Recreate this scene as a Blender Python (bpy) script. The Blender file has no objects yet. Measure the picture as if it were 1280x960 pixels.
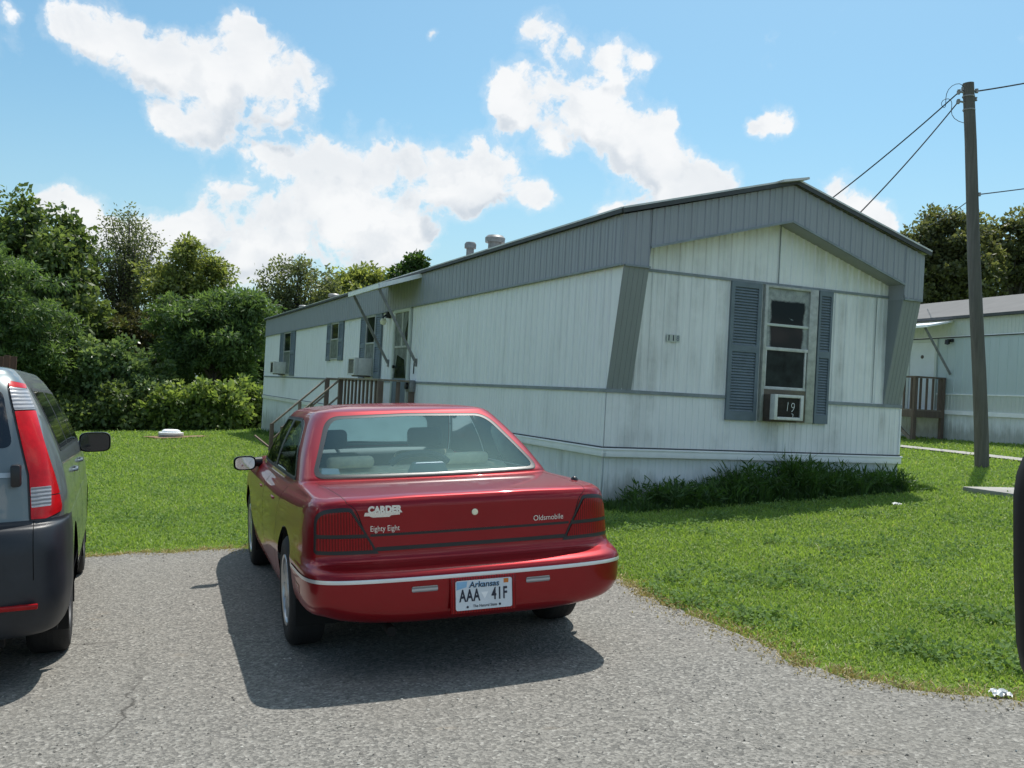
import bpy, bmesh, math, random
import numpy as np
from mathutils import Vector, Matrix
from mathutils.geometry import delaunay_2d_cdt

random.seed(7)
RNG = np.random.default_rng(11)
sc = bpy.context.scene
col = sc.collection
R = math.radians

# ----------------------------------------------------------------- camera
F_PX, CAM_H, PITCH, ROLL = 1190.19, 1.502, 0.0077, 0.0528
GA, GB, GC = 0.0697, 0.002, 0.0026          # the yard slopes up to the right


def at(px, py, Y):
    """world point at ground distance Y seen in the 1280x960 photograph at px, py"""
    cr, sr = math.cos(ROLL), math.sin(ROLL)
    a, b = px - 640, py - 480
    x = (cr * a + sr * b) / F_PX
    u = -(-sr * a + cr * b) / F_PX
    c, s = math.cos(PITCH), math.sin(PITCH)
    d = Vector((x, c - s * u, s + c * u))
    return Vector((0, 0, CAM_H)) + d * (Y / d.y)


cam = bpy.data.cameras.new('camera')
cam.sensor_width = 36
cam.lens = F_PX / 1280 * 36
cam.clip_start = 0.05
cam.clip_end = 3000
co = bpy.data.objects.new('camera', cam)
col.objects.link(co)
c_, s_ = math.cos(PITCH), math.sin(PITCH)
Rv, Uv, Fv = Vector((1, 0, 0)), Vector((0, -s_, c_)), Vector((0, c_, s_))
cx_ = Rv * math.cos(ROLL) + Uv * math.sin(ROLL)
cy_ = -Rv * math.sin(ROLL) + Uv * math.cos(ROLL)
M = Matrix((cx_, cy_, -Fv)).transposed().to_4x4()
M.translation = (0, 0, CAM_H)
co.matrix_world = M
sc.camera = co
sc.view_settings.view_transform = 'Standard'
sc.view_settings.look = 'None'
sc.view_settings.exposure = 0
sc.cycles.max_bounces = 8
sc.cycles.transparent_max_bounces = 16
sc.cycles.use_denoising = True


def ground_z(x, y):
    x = np.asarray(x, float)
    y = np.asarray(y, float)
    xs = np.where(x > 0, 22 * np.tanh(x / 22), 30 * np.tanh(x / 30))
    ys = 60 * np.tanh(y / 60)
    return GA * xs + GB * ys + GC


# ----------------------------------------------------------------- tagging
def tag(o, label=None, cat=None, group=None, kind=None):
    if label: o['label'] = label
    if cat: o['category'] = cat
    if group: o['group'] = group
    if kind: o['kind'] = kind
    return o


def thing(name, label, cat, loc=(0, 0, 0), rotz=0, group=None, mat=None):
    o = bpy.data.objects.new(name, None)
    col.objects.link(o)
    o.empty_display_size = 0.2
    if mat is not None:
        o.matrix_world = mat
    else:
        o.location = loc
        o.rotation_euler = (0, 0, rotz)
    return tag(o, label, cat, group)


def copy_tree(o, parent=None):
    c = o.copy()
    col.objects.link(c)
    c.parent = parent
    for ch in [k for k in o.children]:
        copy_tree(ch, c)
    return c


# ----------------------------------------------------------------- mesh helpers
def fast_mesh(name, V, Fc, mats, parent=None, tint=None, smooth=False, normals=None, midx=None):
    V = np.asarray(V, np.float32)
    Fc = np.asarray(Fc, np.int32)
    me = bpy.data.meshes.new(name)
    k = Fc.shape[1]
    me.vertices.add(len(V))
    me.vertices.foreach_set('co', V.ravel())
    me.loops.add(Fc.size)
    me.loops.foreach_set('vertex_index', Fc.ravel())
    me.polygons.add(len(Fc))
    me.polygons.foreach_set('loop_start', np.arange(0, Fc.size, k, dtype=np.int32))
    if midx is not None:
        me.polygons.foreach_set('material_index', np.asarray(midx, np.int32))
    me.polygons.foreach_set('use_smooth', np.full(len(Fc), smooth))
    if tint is not None:
        at_ = me.attributes.new('tint', 'FLOAT', 'POINT')
        at_.data.foreach_set('value', np.asarray(tint, np.float32))
    me.update(calc_edges=True)
    if normals is not None:
        me.normals_split_custom_set_from_vertices([tuple(n) for n in normals])
    for m in (mats if isinstance(mats, (list, tuple)) else [mats]):
        me.materials.append(m)
    o = bpy.data.objects.new(name, me)
    col.objects.link(o)
    o.parent = parent
    return o


class MB:
    """collects simple shapes and builds them as one mesh"""
    def __init__(self):
        self.v, self.f, self.m, self.s = [], [], [], []

    def add(self, vs, fs, mi=0, smooth=False, T=None):
        n = len(self.v)
        for p in vs:
            p = Vector(p)
            self.v.append(tuple(T @ p) if T is not None else tuple(p))
        for f in fs:
            self.f.append([n + i for i in f])
            self.m.append(mi)
            self.s.append(smooth)
        return self

    def box(self, x0, x1, y0, y1, z0, z1, mi=0, T=None):
        vs = [(x, y, z) for z in (z0, z1) for y in (y0, y1) for x in (x0, x1)]
        fs = [(0, 2, 3, 1), (4, 5, 7, 6), (0, 1, 5, 4), (2, 6, 7, 3), (0, 4, 6, 2), (1, 3, 7, 5)]
        return self.add(vs, fs, mi, False, T)

    def bar(self, a, b, w, h, mi=0, up=(0, 0, 1), T=None):
        a, b = Vector(a), Vector(b)
        d = (b - a).normalized()
        up = Vector(up)
        if abs(d.dot(up)) > .98: up = Vector((0, 1, 0))
        s = d.cross(up).normalized()
        t = s.cross(d)
        vs = []
        for p in (a, b):
            for i, j in ((-1, -1), (1, -1), (1, 1), (-1, 1)):
                vs.append(p + s * (w / 2 * i) + t * (h / 2 * j))
        fs = [(3, 2, 1, 0), (4, 5, 6, 7), (0, 1, 5, 4), (1, 2, 6, 5), (2, 3, 7, 6), (3, 0, 4, 7)]
        return self.add(vs, fs, mi, False, T)

    def tube(self, pts, rad, n=8, mi=0, caps=True, T=None):
        pts = [Vector(p) for p in pts]
        if not isinstance(rad, (list, tuple)): rad = [rad] * len(pts)
        vs, fs = [], []
        prev = None
        for i, p in enumerate(pts):
            d = (pts[min(i + 1, len(pts) - 1)] - pts[max(i - 1, 0)]).normalized()
            if prev is None:
                u = d.cross(Vector((0, 0, 1)))
                if u.length < .05: u = d.cross(Vector((1, 0, 0)))
            else:
                u = prev - d * prev.dot(d)
            u.normalize()
            prev = u
            w = d.cross(u)
            for k in range(n):
                a = 2 * math.pi * k / n
                vs.append(p + (u * math.cos(a) + w * math.sin(a)) * rad[i])
        for i in range(len(pts) - 1):
            for k in range(n):
                k2 = (k + 1) % n
                fs.append((i * n + k, i * n + k2, (i + 1) * n + k2, (i + 1) * n + k))
        if caps:
            fs.append(tuple(range(n - 1, -1, -1)))
            fs.append(tuple((len(pts) - 1) * n + k for k in range(n)))
        return self.add(vs, fs, mi, True, T)

    def lathe(self, prof, n=32, mi=0, T=None, close=False):
        """prof: (r, h) pairs, turned about the local z axis"""
        vs, fs = [], []
        for r, h in prof:
            for k in range(n):
                a = 2 * math.pi * k / n
                vs.append((r * math.cos(a), r * math.sin(a), h))
        m = len(prof)
        for i in range(m if close else m - 1):
            j = (i + 1) % m
            for k in range(n):
                k2 = (k + 1) % n
                fs.append((i * n + k, i * n + k2, j * n + k2, j * n + k))
        return self.add(vs, fs, mi, True, T)

    def prism(self, poly, axis, a0, a1, mi=0, T=None):
        """extrude a 2-D polygon along axis 0/1/2 between a0 and a1"""
        def put(p, q):
            if axis == 0: return (q, p[0], p[1])
            if axis == 1: return (p[0], q, p[1])
            return (p[0], p[1], q)
        n = len(poly)
        vs = [put(p, a0) for p in poly] + [put(p, a1) for p in poly]
        fs = [tuple(range(n)), tuple(range(2 * n - 1, n - 1, -1))]
        for i in range(n):
            j = (i + 1) % n
            fs.append((i, i + n, j + n, j))
        return self.add(vs, fs, mi, False, T)

    def build(self, name, mats, parent=None, bevel=0, angle=35, segs=2):
        me = bpy.data.meshes.new(name)
        me.from_pydata(self.v, [], self.f)
        for m in (mats if isinstance(mats, (list, tuple)) else [mats]):
            me.materials.append(m)
        me.polygons.foreach_set('material_index', self.m)
        me.polygons.foreach_set('use_smooth', self.s)
        bm = bmesh.new()
        bm.from_mesh(me)
        bmesh.ops.recalc_face_normals(bm, faces=bm.faces)
        if bevel > 0:
            es = [e for e in bm.edges if len(e.link_faces) == 2 and e.calc_face_angle(0) > R(30)]
            bmesh.ops.bevel(bm, geom=es, offset=bevel, segments=segs, affect='EDGES', profile=.5, clamp_overlap=True)
            for f in bm.faces: f.smooth = True
        bm.to_mesh(me)
        bm.free()
        me.set_sharp_from_angle(angle=R(angle))
        me.update()
        o = bpy.data.objects.new(name, me)
        col.objects.link(o)
        o.parent = parent
        return o


def text_obj(name, body, size, T, m, parent, extrude=.0015, sx=1.0, align='CENTER', bold=0.0, shear=0.0, spacing=1.0):
    cu = bpy.data.curves.new(name, 'FONT')
    cu.body = body
    cu.size = size
    cu.extrude = extrude
    cu.offset = bold
    cu.shear = shear
    cu.space_character = spacing
    cu.align_x = align
    cu.align_y = 'CENTER'
    t = bpy.data.objects.new(name + '_curve', cu)
    col.objects.link(t)
    dg = bpy.context.evaluated_depsgraph_get()
    me = bpy.data.meshes.new_from_object(t.evaluated_get(dg))
    bpy.data.objects.remove(t)
    me.transform(T @ Matrix.Diagonal((sx, 1, 1, 1)))
    me.materials.clear()
    me.materials.append(m)
    o = bpy.data.objects.new(name, me)
    col.objects.link(o)
    o.parent = parent
    return o


# ----------------------------------------------------------------- materials
class N:
    def __init__(self, name):
        self.m = bpy.data.materials.new(name)
        self.m.use_nodes = True
        self.t = self.m.node_tree
        self.b = self.t.nodes['Principled BSDF']
        self.out = self.t.nodes['Material Output']

    def new(self, typ, **kw):
        n = self.t.nodes.new(typ)
        for k, v in kw.items():
            if hasattr(n, k): setattr(n, k, v)
            else: n.inputs[k].default_value = v
        return n

    def link(self, a, b):
        self.t.links.new(a, b)

    def set(self, **kw):
        for k, v in kw.items():
            k = k.replace('_', ' ')
            if isinstance(v, tuple) and len(v) == 3: v = (*v, 1)
            self.b.inputs[k].default_value = v
        return self

    def coord(self, scale=(1, 1, 1), kind='Object'):
        tc = self.new('ShaderNodeTexCoord')
        mp = self.new('ShaderNodeMapping')
        mp.inputs['Scale'].default_value = scale
        self.link(tc.outputs[kind], mp.inputs['Vector'])
        return mp.outputs['Vector']

    def noise(self, vec, scale, detail=4, rough=.55):
        n = self.new('ShaderNodeTexNoise')
        n.inputs['Scale'].default_value = scale
        n.inputs['Detail'].default_value = detail
        n.inputs['Roughness'].default_value = rough
        self.link(vec, n.inputs['Vector'])
        return n.outputs['Fac']

    def ramp(self, fac, stops):
        r = self.new('ShaderNodeValToRGB')
        e = r.color_ramp.elements
        while len(e) < len(stops): e.new(.5)
        for i, (p, c) in enumerate(stops):
            e[i].position = p
            e[i].color = (*c, 1) if len(c) == 3 else c
        self.link(fac, r.inputs['Fac'])
        return r.outputs['Color']

    def mix(self, fac, a, b, blend='MIX'):
        n = self.new('ShaderNodeMix', data_type='RGBA', blend_type=blend)
        for s, v in ((n.inputs['Factor'], fac), (n.inputs['A'], a), (n.inputs['B'], b)):
            pass
        ins = [i for i in n.inputs if i.enabled]
        for s, v in zip((n.inputs[0], n.inputs[6], n.inputs[7]), (fac, a, b)):
            if isinstance(v, (int, float)): s.default_value = v
            elif isinstance(v, tuple): s.default_value = (*v, 1) if len(v) == 3 else v
            else: self.link(v, s)
        return n.outputs[2]

    def bump(self, h, strength=.3, dist=.01):
        b = self.new('ShaderNodeBump')
        b.inputs['Strength'].default_value = strength
        b.inputs['Distance'].default_value = dist
        self.link(h, b.inputs['Height'])
        self.link(b.outputs['Normal'], self.b.inputs['Normal'])


def simple(name, c, rough=.6, metal=0.0, var=.12, scale=6.0, coat=0.0, bump=0.0, spec=.5):
    n = N(name)
    n.set(Roughness=rough, Metallic=metal)
    n.b.inputs['Coat Weight'].default_value = coat
    n.b.inputs['Specular IOR Level'].default_value = spec
    v = n.coord()
    f = n.noise(v, scale, 5, .6)
    lo = tuple(k * (1 - var) for k in c)
    hi = tuple(min(1, k * (1 + var)) for k in c)
    n.link(n.ramp(f, [(.3, lo), (.7, hi)]), n.b.inputs['Base Color'])
    if bump: n.bump(n.noise(v, scale * 6, 4), bump, .01)
    return n.m


def siding_mat(name, c, dirt=(.22, .22, .19), amt=.5, top=None, streak=7.0, rough=.45, splash=0.0):
    """painted ribbed metal with vertical rain streaks and blotchy grime"""
    n = N(name)
    n.set(Roughness=rough)
    v = n.coord()
    st = n.noise(n.coord((streak, streak, .35)), 1.0, 6, .65)
    bl = n.noise(v, 1.3, 5, .6)
    fine = n.noise(n.coord((30, 30, 3)), 1.0, 3, .6)
    f1 = n.ramp(st, [(.38, (0, 0, 0)), (.66, (1, 1, 1))])
    f2 = n.ramp(bl, [(.38, (0, 0, 0)), (.75, (1, 1, 1))])
    f = n.mix(1.0, f1, f2, 'MULTIPLY')
    f = n.mix(.3, f, fine, 'OVERLAY')
    k = n.mix(1.0, f, (amt, amt, amt), 'MULTIPLY')
    base = n.mix(bl, tuple(x * .93 for x in c), tuple(min(1, x * 1.04) for x in c))
    cc = n.mix(k, base, dirt)
    if splash:
        gs = n.new('ShaderNodeSeparateXYZ')
        n.link(n.coord((1, 1, 1), 'Generated'), gs.inputs[0])
        ad = n.new('ShaderNodeMath', operation='MULTIPLY_ADD')
        n.link(n.noise(n.coord((3, 3, .8)), 1.5, 6, .7), ad.inputs[0]); ad.inputs[1].default_value = -.9
        n.link(gs.outputs['Z'], ad.inputs[2])
        cc = n.mix(n.ramp(ad.outputs[0], [(.0, (splash,) * 3), (.28, (0,) * 3)]), cc, (.13, .145, .085))
    n.link(cc, n.b.inputs['Base Color'])
    n.bump(n.noise(n.coord((1, 1, .45)), 2.2, 3), .35, .03)
    return n.m


def glass_mat(name, tint=(.75, .85, .88), ior=1.45, rough=.02, refl=(.9, .95, 1.0)):
    n = N(name)
    tr = n.new('ShaderNodeBsdfTransparent')
    tr.inputs['Color'].default_value = (*tint, 1)
    gl = n.new('ShaderNodeBsdfGlossy')
    gl.inputs['Roughness'].default_value = rough
    gl.inputs['Color'].default_value = (*refl, 1)
    fr = n.new('ShaderNodeFresnel')
    fr.inputs['IOR'].default_value = ior
    ms = n.new('ShaderNodeMixShader')
    n.link(fr.outputs['Fac'], ms.inputs['Fac'])
    n.link(tr.outputs['BSDF'], ms.inputs[1])
    n.link(gl.outputs['BSDF'], ms.inputs[2])
    n.link(ms.outputs['Shader'], n.out.inputs['Surface'])
    return n.m


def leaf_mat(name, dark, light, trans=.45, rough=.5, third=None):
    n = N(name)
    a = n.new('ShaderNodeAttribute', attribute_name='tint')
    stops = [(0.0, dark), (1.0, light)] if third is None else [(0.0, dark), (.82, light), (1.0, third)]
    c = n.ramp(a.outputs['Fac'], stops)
    n.link(c, n.b.inputs['Base Color'])
    n.set(Roughness=rough)
    n.b.inputs['Specular IOR Level'].default_value = .5
    tl = n.new('ShaderNodeBsdfTranslucent')
    c2 = n.mix(1.0, c, (1.2, 1.2, .7), 'MULTIPLY')
    n.link(c2, tl.inputs['Color'])
    ms = n.new('ShaderNodeMixShader')
    ms.inputs['Fac'].default_value = trans
    n.link(n.b.outputs['BSDF'], ms.inputs[1])
    n.link(tl.outputs['BSDF'], ms.inputs[2])
    n.link(ms.outputs['Shader'], n.out.inputs['Surface'])
    return n.m


def paint_mat(name, c, metal=.25, rough=.32):
    n = N(name)
    n.set(Metallic=metal, Roughness=rough)
    n.b.inputs['Coat Weight'].default_value = .65
    n.b.inputs['Specular IOR Level'].default_value = .2
    v = n.coord()
    f = n.noise(v, 2.0, 6, .65)
    n.link(n.ramp(f, [(.3, tuple(k * .9 for k in c)), (.75, tuple(k * 1.08 for k in c))]), n.b.inputs['Base Color'])
    d = n.noise(v, 9.0, 6, .7)
    n.link(n.ramp(d, [(.45, (.015,) * 3), (.75, (.07,) * 3)]), n.b.inputs['Coat Roughness'])
    return n.m


def asphalt_mat():
    n = N('weathered_asphalt')
    n.set(Roughness=.9)
    n.b.inputs['Specular IOR Level'].default_value = .25
    v = n.coord()
    vo = n.new('ShaderNodeTexVoronoi')
    vo.inputs['Scale'].default_value = 68
    n.link(v, vo.inputs['Vector'])
    stone = n.ramp(vo.outputs['Color'], [(0.1, (.055, .055, .054)), (.45, (.175, .165, .148)), (.85, (.36, .34, .305)), (1.0, (.60, .58, .53))])
    fine = n.noise(v, 130, 3, .7)
    c = n.mix(.4, stone, n.ramp(fine, [(.35, (.07, .068, .063)), (.65, (.35, .335, .30))]))
    big = n.noise(v, .8, 6, .6)
    c = n.mix(n.ramp(big, [(.35, (.0,) * 3), (.7, (.35,) * 3)]), c, (.225, .21, .182))
    spot = n.noise(v, 3.1, 5, .7)
    c = n.mix(n.ramp(spot, [(.62, (0,) * 3), (.75, (.45,) * 3)]), c, (.105, .10, .096))
    rust = n.noise(n.coord((1, 2.2, 1)), 1.7, 5, .6)
    c = n.mix(n.ramp(rust, [(.66, (0,) * 3), (.8, (.5,) * 3)]), c, (.30, .235, .165))
    # a few wandering cracks
    wv = n.new('ShaderNodeVectorMath', operation='MULTIPLY_ADD')
    wn = n.new('ShaderNodeTexNoise'); wn.inputs['Scale'].default_value = 1.6; wn.inputs['Detail'].default_value = 6
    n.link(v, wn.inputs['Vector']); n.link(wn.outputs['Color'], wv.inputs[0]); wv.inputs[1].default_value = (.45, .45, .45); n.link(v, wv.inputs[2])
    ck = n.new('ShaderNodeTexVoronoi', feature='DISTANCE_TO_EDGE'); ck.inputs['Scale'].default_value = .42
    n.link(wv.outputs[0], ck.inputs['Vector'])
    cm = n.ramp(ck.outputs['Distance'], [(.0, (1, 1, 1)), (.0015, (.5,) * 3), (.0032, (0,) * 3)])
    cm = n.mix(1.0, cm, n.ramp(n.noise(v, .55, 3), [(.47, (0,) * 3), (.56, (1,) * 3)]), 'MULTIPLY')
    c = n.mix(cm, c, (.075, .07, .062))
    n.link(c, n.b.inputs['Base Color'])
    h = n.mix(.5, vo.outputs['Distance'], fine)
    n.bump(h, .8, .014)
    return n.m


def soil_mat():
    n = N('lawn_soil')
    n.set(Roughness=.95)
    n.b.inputs['Specular IOR Level'].default_value = .15
    v = n.coord()
    f = n.noise(v, 14, 6, .7)
    g = n.noise(v, .5, 5, .6)
    c = n.ramp(f, [(.3, (.06, .08, .02)), (.55, (.11, .17, .03)), (.75, (.15, .22, .045))])
    c = n.mix(n.ramp(g, [(.4, (0,) * 3), (.7, (.45,) * 3)]), c, (.14, .16, .05))
    n.link(c, n.b.inputs['Base Color'])
    n.bump(f, .6, .03)
    return n.m


def wood_mat(name, c, dark, scale=(9, 9, 1.2)):
    n = N(name)
    n.set(Roughness=.8)
    v = n.coord(scale)
    f = n.noise(v, 2.0, 6, .7)
    g = n.noise(n.coord(), 1.6, 4)
    cc = n.ramp(f, [(.3, dark), (.7, c)])
    n.link(n.mix(n.ramp(g, [(.4, (0,) * 3), (.7, (.5,) * 3)]), cc, tuple(k * .6 for k in c)), n.b.inputs['Base Color'])
    n.bump(f, .4, .01)
    return n.m


MT = {}
MT['red'] = paint_mat('red_car_paint', (.265, .004, .009), .6, .4)
MT['silver'] = paint_mat('grey_green_car_paint', (.17, .195, .20), .5, .36)
MT['black_trim'] = simple('black_trim', (.012, .012, .014), .35, 0, .2, 5)
MT['black_plastic'] = simple('grey_black_plastic', (.015, .018, .024), .45, 0, .2, 8, bump=.05)
MT['black_void'] = simple('underbody_black', (.006, .006, .006), .9)
MT['chrome'] = simple('chrome_trim', (.75, .76, .78), .18, 1.0, .05)
MT['bright'] = simple('bright_strip', (.72, .71, .70), .3, .55, .06)
MT['seal'] = simple('grey_window_seal', (.04, .041, .045), .55, 0, .1, spec=.1)
MT['dull_rim'] = simple('dull_dark_rim', (.07, .07, .075), .5, .3)
MT['mirror_black'] = simple('mirror_black_plastic', (.008, .008, .009), .6, 0, .2, spec=.15)
MT['tyre'] = simple('tyre_rubber', (.014, .014, .015), .8, 0, .25, 20, bump=.3)
MT['alloy'] = simple('silver_alloy', (.46, .47, .48), .35, .75, .12, 8)
MT['lens_red'] = simple('red_lens', (.28, .004, .006), .2, 0, .2, 12, coat=.2, spec=.2)
MT['lens_dark'] = simple('dark_red_lens', (.26, .003, .006), .2, 0, .3, 22, coat=.12, spec=.15)
def ribbed_red(name, c):
    q = N(name)
    q.set(Roughness=.2)
    q.b.inputs['Coat Weight'].default_value = .15
    q.b.inputs['Specular IOR Level'].default_value = .2
    ww = q.new('ShaderNodeTexWave', wave_type='BANDS', bands_direction='X')
    ww.inputs['Scale'].default_value = 22; ww.inputs['Distortion'].default_value = .15
    q.link(q.coord(), ww.inputs['Vector'])
    bl = q.noise(q.coord(), 9, 3)
    k = q.mix(.45, ww.outputs['Fac'], bl)
    q.link(q.ramp(k, [(.3, tuple(v * .55 for v in c)), (.7, tuple(v * 1.25 for v in c))]), q.b.inputs['Base Color'])
    q.bump(ww.outputs['Fac'], .25, .003)
    return q.m


MT['lens_dark'] = ribbed_red('ribbed_red_lens', (.25, .003, .006))
MT['lens_bright'] = simple('bright_red_lens', (.55, .006, .010), .2, 0, .22, 14, coat=.2, spec=.25)
_n = N('clear_ribbed_lens')
_n.set(Roughness=.25, Metallic=.2)
_n.b.inputs['Coat Weight'].default_value = .3
_w = _n.new('ShaderNodeTexWave', wave_type='BANDS', bands_direction='Z')
_w.inputs['Scale'].default_value = 16; _w.inputs['Distortion'].default_value = .8
_n.link(_n.coord(), _w.inputs['Vector'])
_n.link(_n.ramp(_w.outputs['Fac'], [(.25, (.20, .20, .215)), (.7, (.46, .45, .46))]), _n.b.inputs['Base Color'])
_n.bump(_w.outputs['Fac'], .3, .004)
MT['lens_white'] = _n.m
MT['glass_car'] = glass_mat('car_glass', (.84, .95, .94), 1.62, .02, (.68, .90, .95))
MT['glass_side'] = glass_mat('side_glass', (.30, .36, .37), 1.6)
MT['glass_dark'] = simple('dark_tinted_glass', (.012, .014, .018), .04, 0, .2, 3, spec=.7)
MT['mirror'] = simple('mirror_glass', (.8, .82, .85), .03, 1.0, .02)
MT['beige'] = simple('beige_cloth', (.84, .77, .56), .9, 0, .1, 20)
MT['interior'] = simple('dark_interior', (.11, .125, .13), .85)
MT['cream_panel'] = simple('third_light_housing', (.25, .36, .38), .5)
MT['plate'] = simple('plate_white', (.62, .66, .70), .4, 0, .08, 9)
MT['plate_blue'] = simple('plate_blue', (.22, .42, .62), .4, 0, .15, 12)
MT['ink'] = simple('plate_ink', (.012, .016, .035), .5)
MT['orange'] = simple('orange_sticker', (.55, .16, .02), .5)
MT['paper'] = simple('white_paper', (.78, .78, .76), .7, 0, .08, 20)
MT['asphalt'] = asphalt_mat()
MT['soil'] = soil_mat()
MT['white_siding'] = siding_mat('white_side_siding', (.86, .86, .88), (.46, .465, .465), .5)
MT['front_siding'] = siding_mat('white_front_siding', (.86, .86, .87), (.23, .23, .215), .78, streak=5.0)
MT['skirt'] = siding_mat('white_skirting', (.76, .79, .80), (.30, .31, .26), .55, streak=4.0, splash=.5)
MT['grey_metal'] = siding_mat('grey_fascia', (.31, .325, .36), (.19, .20, .215), .55)
MT['grey_wing'] = siding_mat('grey_corner_wing', (.255, .275, .285), (.16, .175, .175), .5)
MT['belt'] = simple('grey_belt_strip', (.22, .25, .27), .5, 0, .2, 6)
MT['trim_white'] = simple('white_base_trim', (.86, .87, .88), .45, 0, .06, 4)
MT['shutter'] = simple('slate_blue_shutter', (.145, .182, .215), .6, 0, .12, 7)
MT['roof_metal'] = simple('roof_metal', (.55, .55, .54), .45, .35, .2, 3)
MT['roof_edge'] = simple('dark_roof_edge', (.05, .055, .06), .6, 0, .2, 6)
MT['frame'] = simple('aluminium_frame', (.42, .43, .40), .5, .2, .25, 10)
MT['window_glass'] = simple('window_glass', (.016, .021, .020), .06, 0, .8, 5, spec=.14)  # mottling puts reflected trees into the pane colour
MT['sash'] = simple('weathered_sash', (.55, .56, .54), .55, 0, .2, 9)
MT['curtain'] = simple('pale_curtain', (.13, .15, .13), .5, 0, .5, 9)
MT['ac_white'] = simple('air_conditioner_case', (.66, .66, .62), .5, 0, .1, 12)
MT['ac_brown'] = simple('air_conditioner_brown', (.10, .075, .06), .6, 0, .3, 12)
MT['ac_grille'] = simple('air_conditioner_grille', (.028, .027, .024), .6, 0, .3, 30)
MT['ply'] = wood_mat('weathered_plywood', (.21, .18, .13), (.11, .09, .065), (5, 5, 5))
MT['wood'] = wood_mat('weathered_deck_wood', (.32, .265, .20), (.15, .115, .088))
MT['wood_dark'] = wood_mat('dark_post_wood', (.20, .145, .11), (.10, .07, .055))
MT['pole'] = wood_mat('pole_wood', (.145, .138, .124), (.068, .062, .056), (14, 14, .5))
MT['bark'] = wood_mat('bark', (.11, .092, .075), (.045, .038, .03), (4, 4, 1))
MT['wire'] = simple('black_cable', (.015, .015, .017), .6)
MT['concrete'] = simple('concrete', (.33, .315, .29), .9, 0, .2, 3, bump=.3)
MT['neigh_wall'] = siding_mat('pale_neighbour_siding', (.47, .55, .565), (.30, .34, .33), .4)
MT['neigh_band'] = siding_mat('cream_neighbour_band', (.55, .585, .55), (.38, .4, .36), .4)
MT['neigh_roof'] = simple('neighbour_roof', (.125, .122, .12), .85, 0, .1, 2)
MT['door_white'] = simple('white_door', (.66, .69, .71), .5, 0, .05, 3)
MT['galv'] = simple('galvanised_vent', (.25, .245, .245), .5, .3, .25, 10)
MT['lamp'] = simple('lamp_glass', (.85, .82, .65), .2, 0, .05)
MT['brown_fence'] = wood_mat('red_brown_fence', (.12, .055, .035), (.055, .026, .018), (7, 7, .8))

# ================================================================= setting
xs = np.concatenate([np.linspace(-900, -60, 15), np.linspace(-50, 50, 101), np.linspace(60, 900, 15)])
ys = np.concatenate([np.linspace(-300, -30, 8), np.linspace(-20, 70, 91), np.linspace(80, 1500, 15)])
gx, gy = np.meshgrid(xs, ys)
gz = ground_z(gx, gy)
nx_ = len(xs)
idx = np.arange(gx.size).reshape(gx.shape)
quads = np.stack([idx[:-1, :-1], idx[:-1, 1:], idx[1:, 1:], idx[1:, :-1]], -1).reshape(-1, 4)
tag(fast_mesh('ground', np.stack([gx, gy, gz], -1).reshape(-1, 3), quads, MT['soil'], smooth=True), kind='structure')

# the driveway: corners of its edge, roughened
EDGE = [(-40, 8.6), (-12, 8.75), (-7, 8.8), (-3.81, 8.86), (-2.67, 9.14), (-1.2, 9.1), (-.1, 9.0), (.45, 8.4), (.93, 7.26),
        (1.25, 6.15), (1.60, 5.06), (1.96, 4.62), (2.44, 4.38), (3.6, 4.15), (6, 4.0), (40, 3.9)]


def rough_edge(pts, step=.09, amp=.035):
    out = []
    for (x0, y0), (x1, y1) in zip(pts[:-1], pts[1:]):
        L = math.hypot(x1 - x0, y1 - y0)
        n = max(1, int(min(L, 14) / step))
        for i in range(n):
            t = i / n
            p = Vector((x0 + (x1 - x0) * t, y0 + (y1 - y0) * t))
            k = 2.1
            a = amp * (math.sin(p.x * 7.3 + p.y * 5.1) + math.sin(p.x * 17 - p.y * 13) * .6 + random.uniform(-.8, .8))
            nrm = Vector((-(y1 - y0), x1 - x0)) / L
            out.append(p + nrm * a)
    out.append(Vector(pts[-1]))
    return out


edge = rough_edge(EDGE)
ring2 = [Vector(p) for p in edge] + [Vector((40, -25)), Vector((-40, -25))]
gp = [Vector((x, y)) for x in np.arange(-39.5, 40, 1.0) for y in np.arange(-24.5, 9, 1.0)]
vo, eo, fo, *_ = delaunay_2d_cdt(ring2 + gp, [(i, (i + 1) % len(ring2)) for i in range(len(ring2))], [], 1, 1e-5)
V = np.array([(p.x, p.y, float(ground_z(p.x, p.y)) + .012) for p in vo])
Q = np.array([tuple(f) for f in fo])
cr3 = np.cross(V[Q[:, 1]] - V[Q[:, 0]], V[Q[:, 2]] - V[Q[:, 0]])[:, 2] < 0
Q[cr3] = Q[cr3][:, ::-1]
tag(fast_mesh('driveway', V, Q, MT['asphalt'], smooth=True), kind='structure')


def edge_y(x):
    return np.interp(x, [p[0] for p in EDGE], [p[1] for p in EDGE])


def ground_strip(name, pts, width, m, lift=.03):
    vs, fs = [], []
    for i, (x, y) in enumerate(pts):
        x2, y2 = pts[min(i + 1, len(pts) - 1)]
        x1, y1 = pts[max(i - 1, 0)]
        d = Vector((x2 - x1, y2 - y1)).normalized()
        nn = Vector((-d.y, d.x)) * width / 2
        for s in (-1, 1):
            a, b = x + nn.x * s, y + nn.y * s
            vs.append((a, b, float(ground_z(a, b)) + lift))
    for i in range(len(pts) - 1):
        fs.append((2 * i, 2 * i + 2, 2 * i + 3, 2 * i + 1))
    return fast_mesh(name, vs, fs, m)


tag(ground_strip('path', [(8.6, 25.6), (9.3, 23.0), (9.65, 20.5), (9.85, 18.3), (10.05, 15.5), (10.2, 12)], .42, MT['concrete'], .035), kind='structure')

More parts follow.
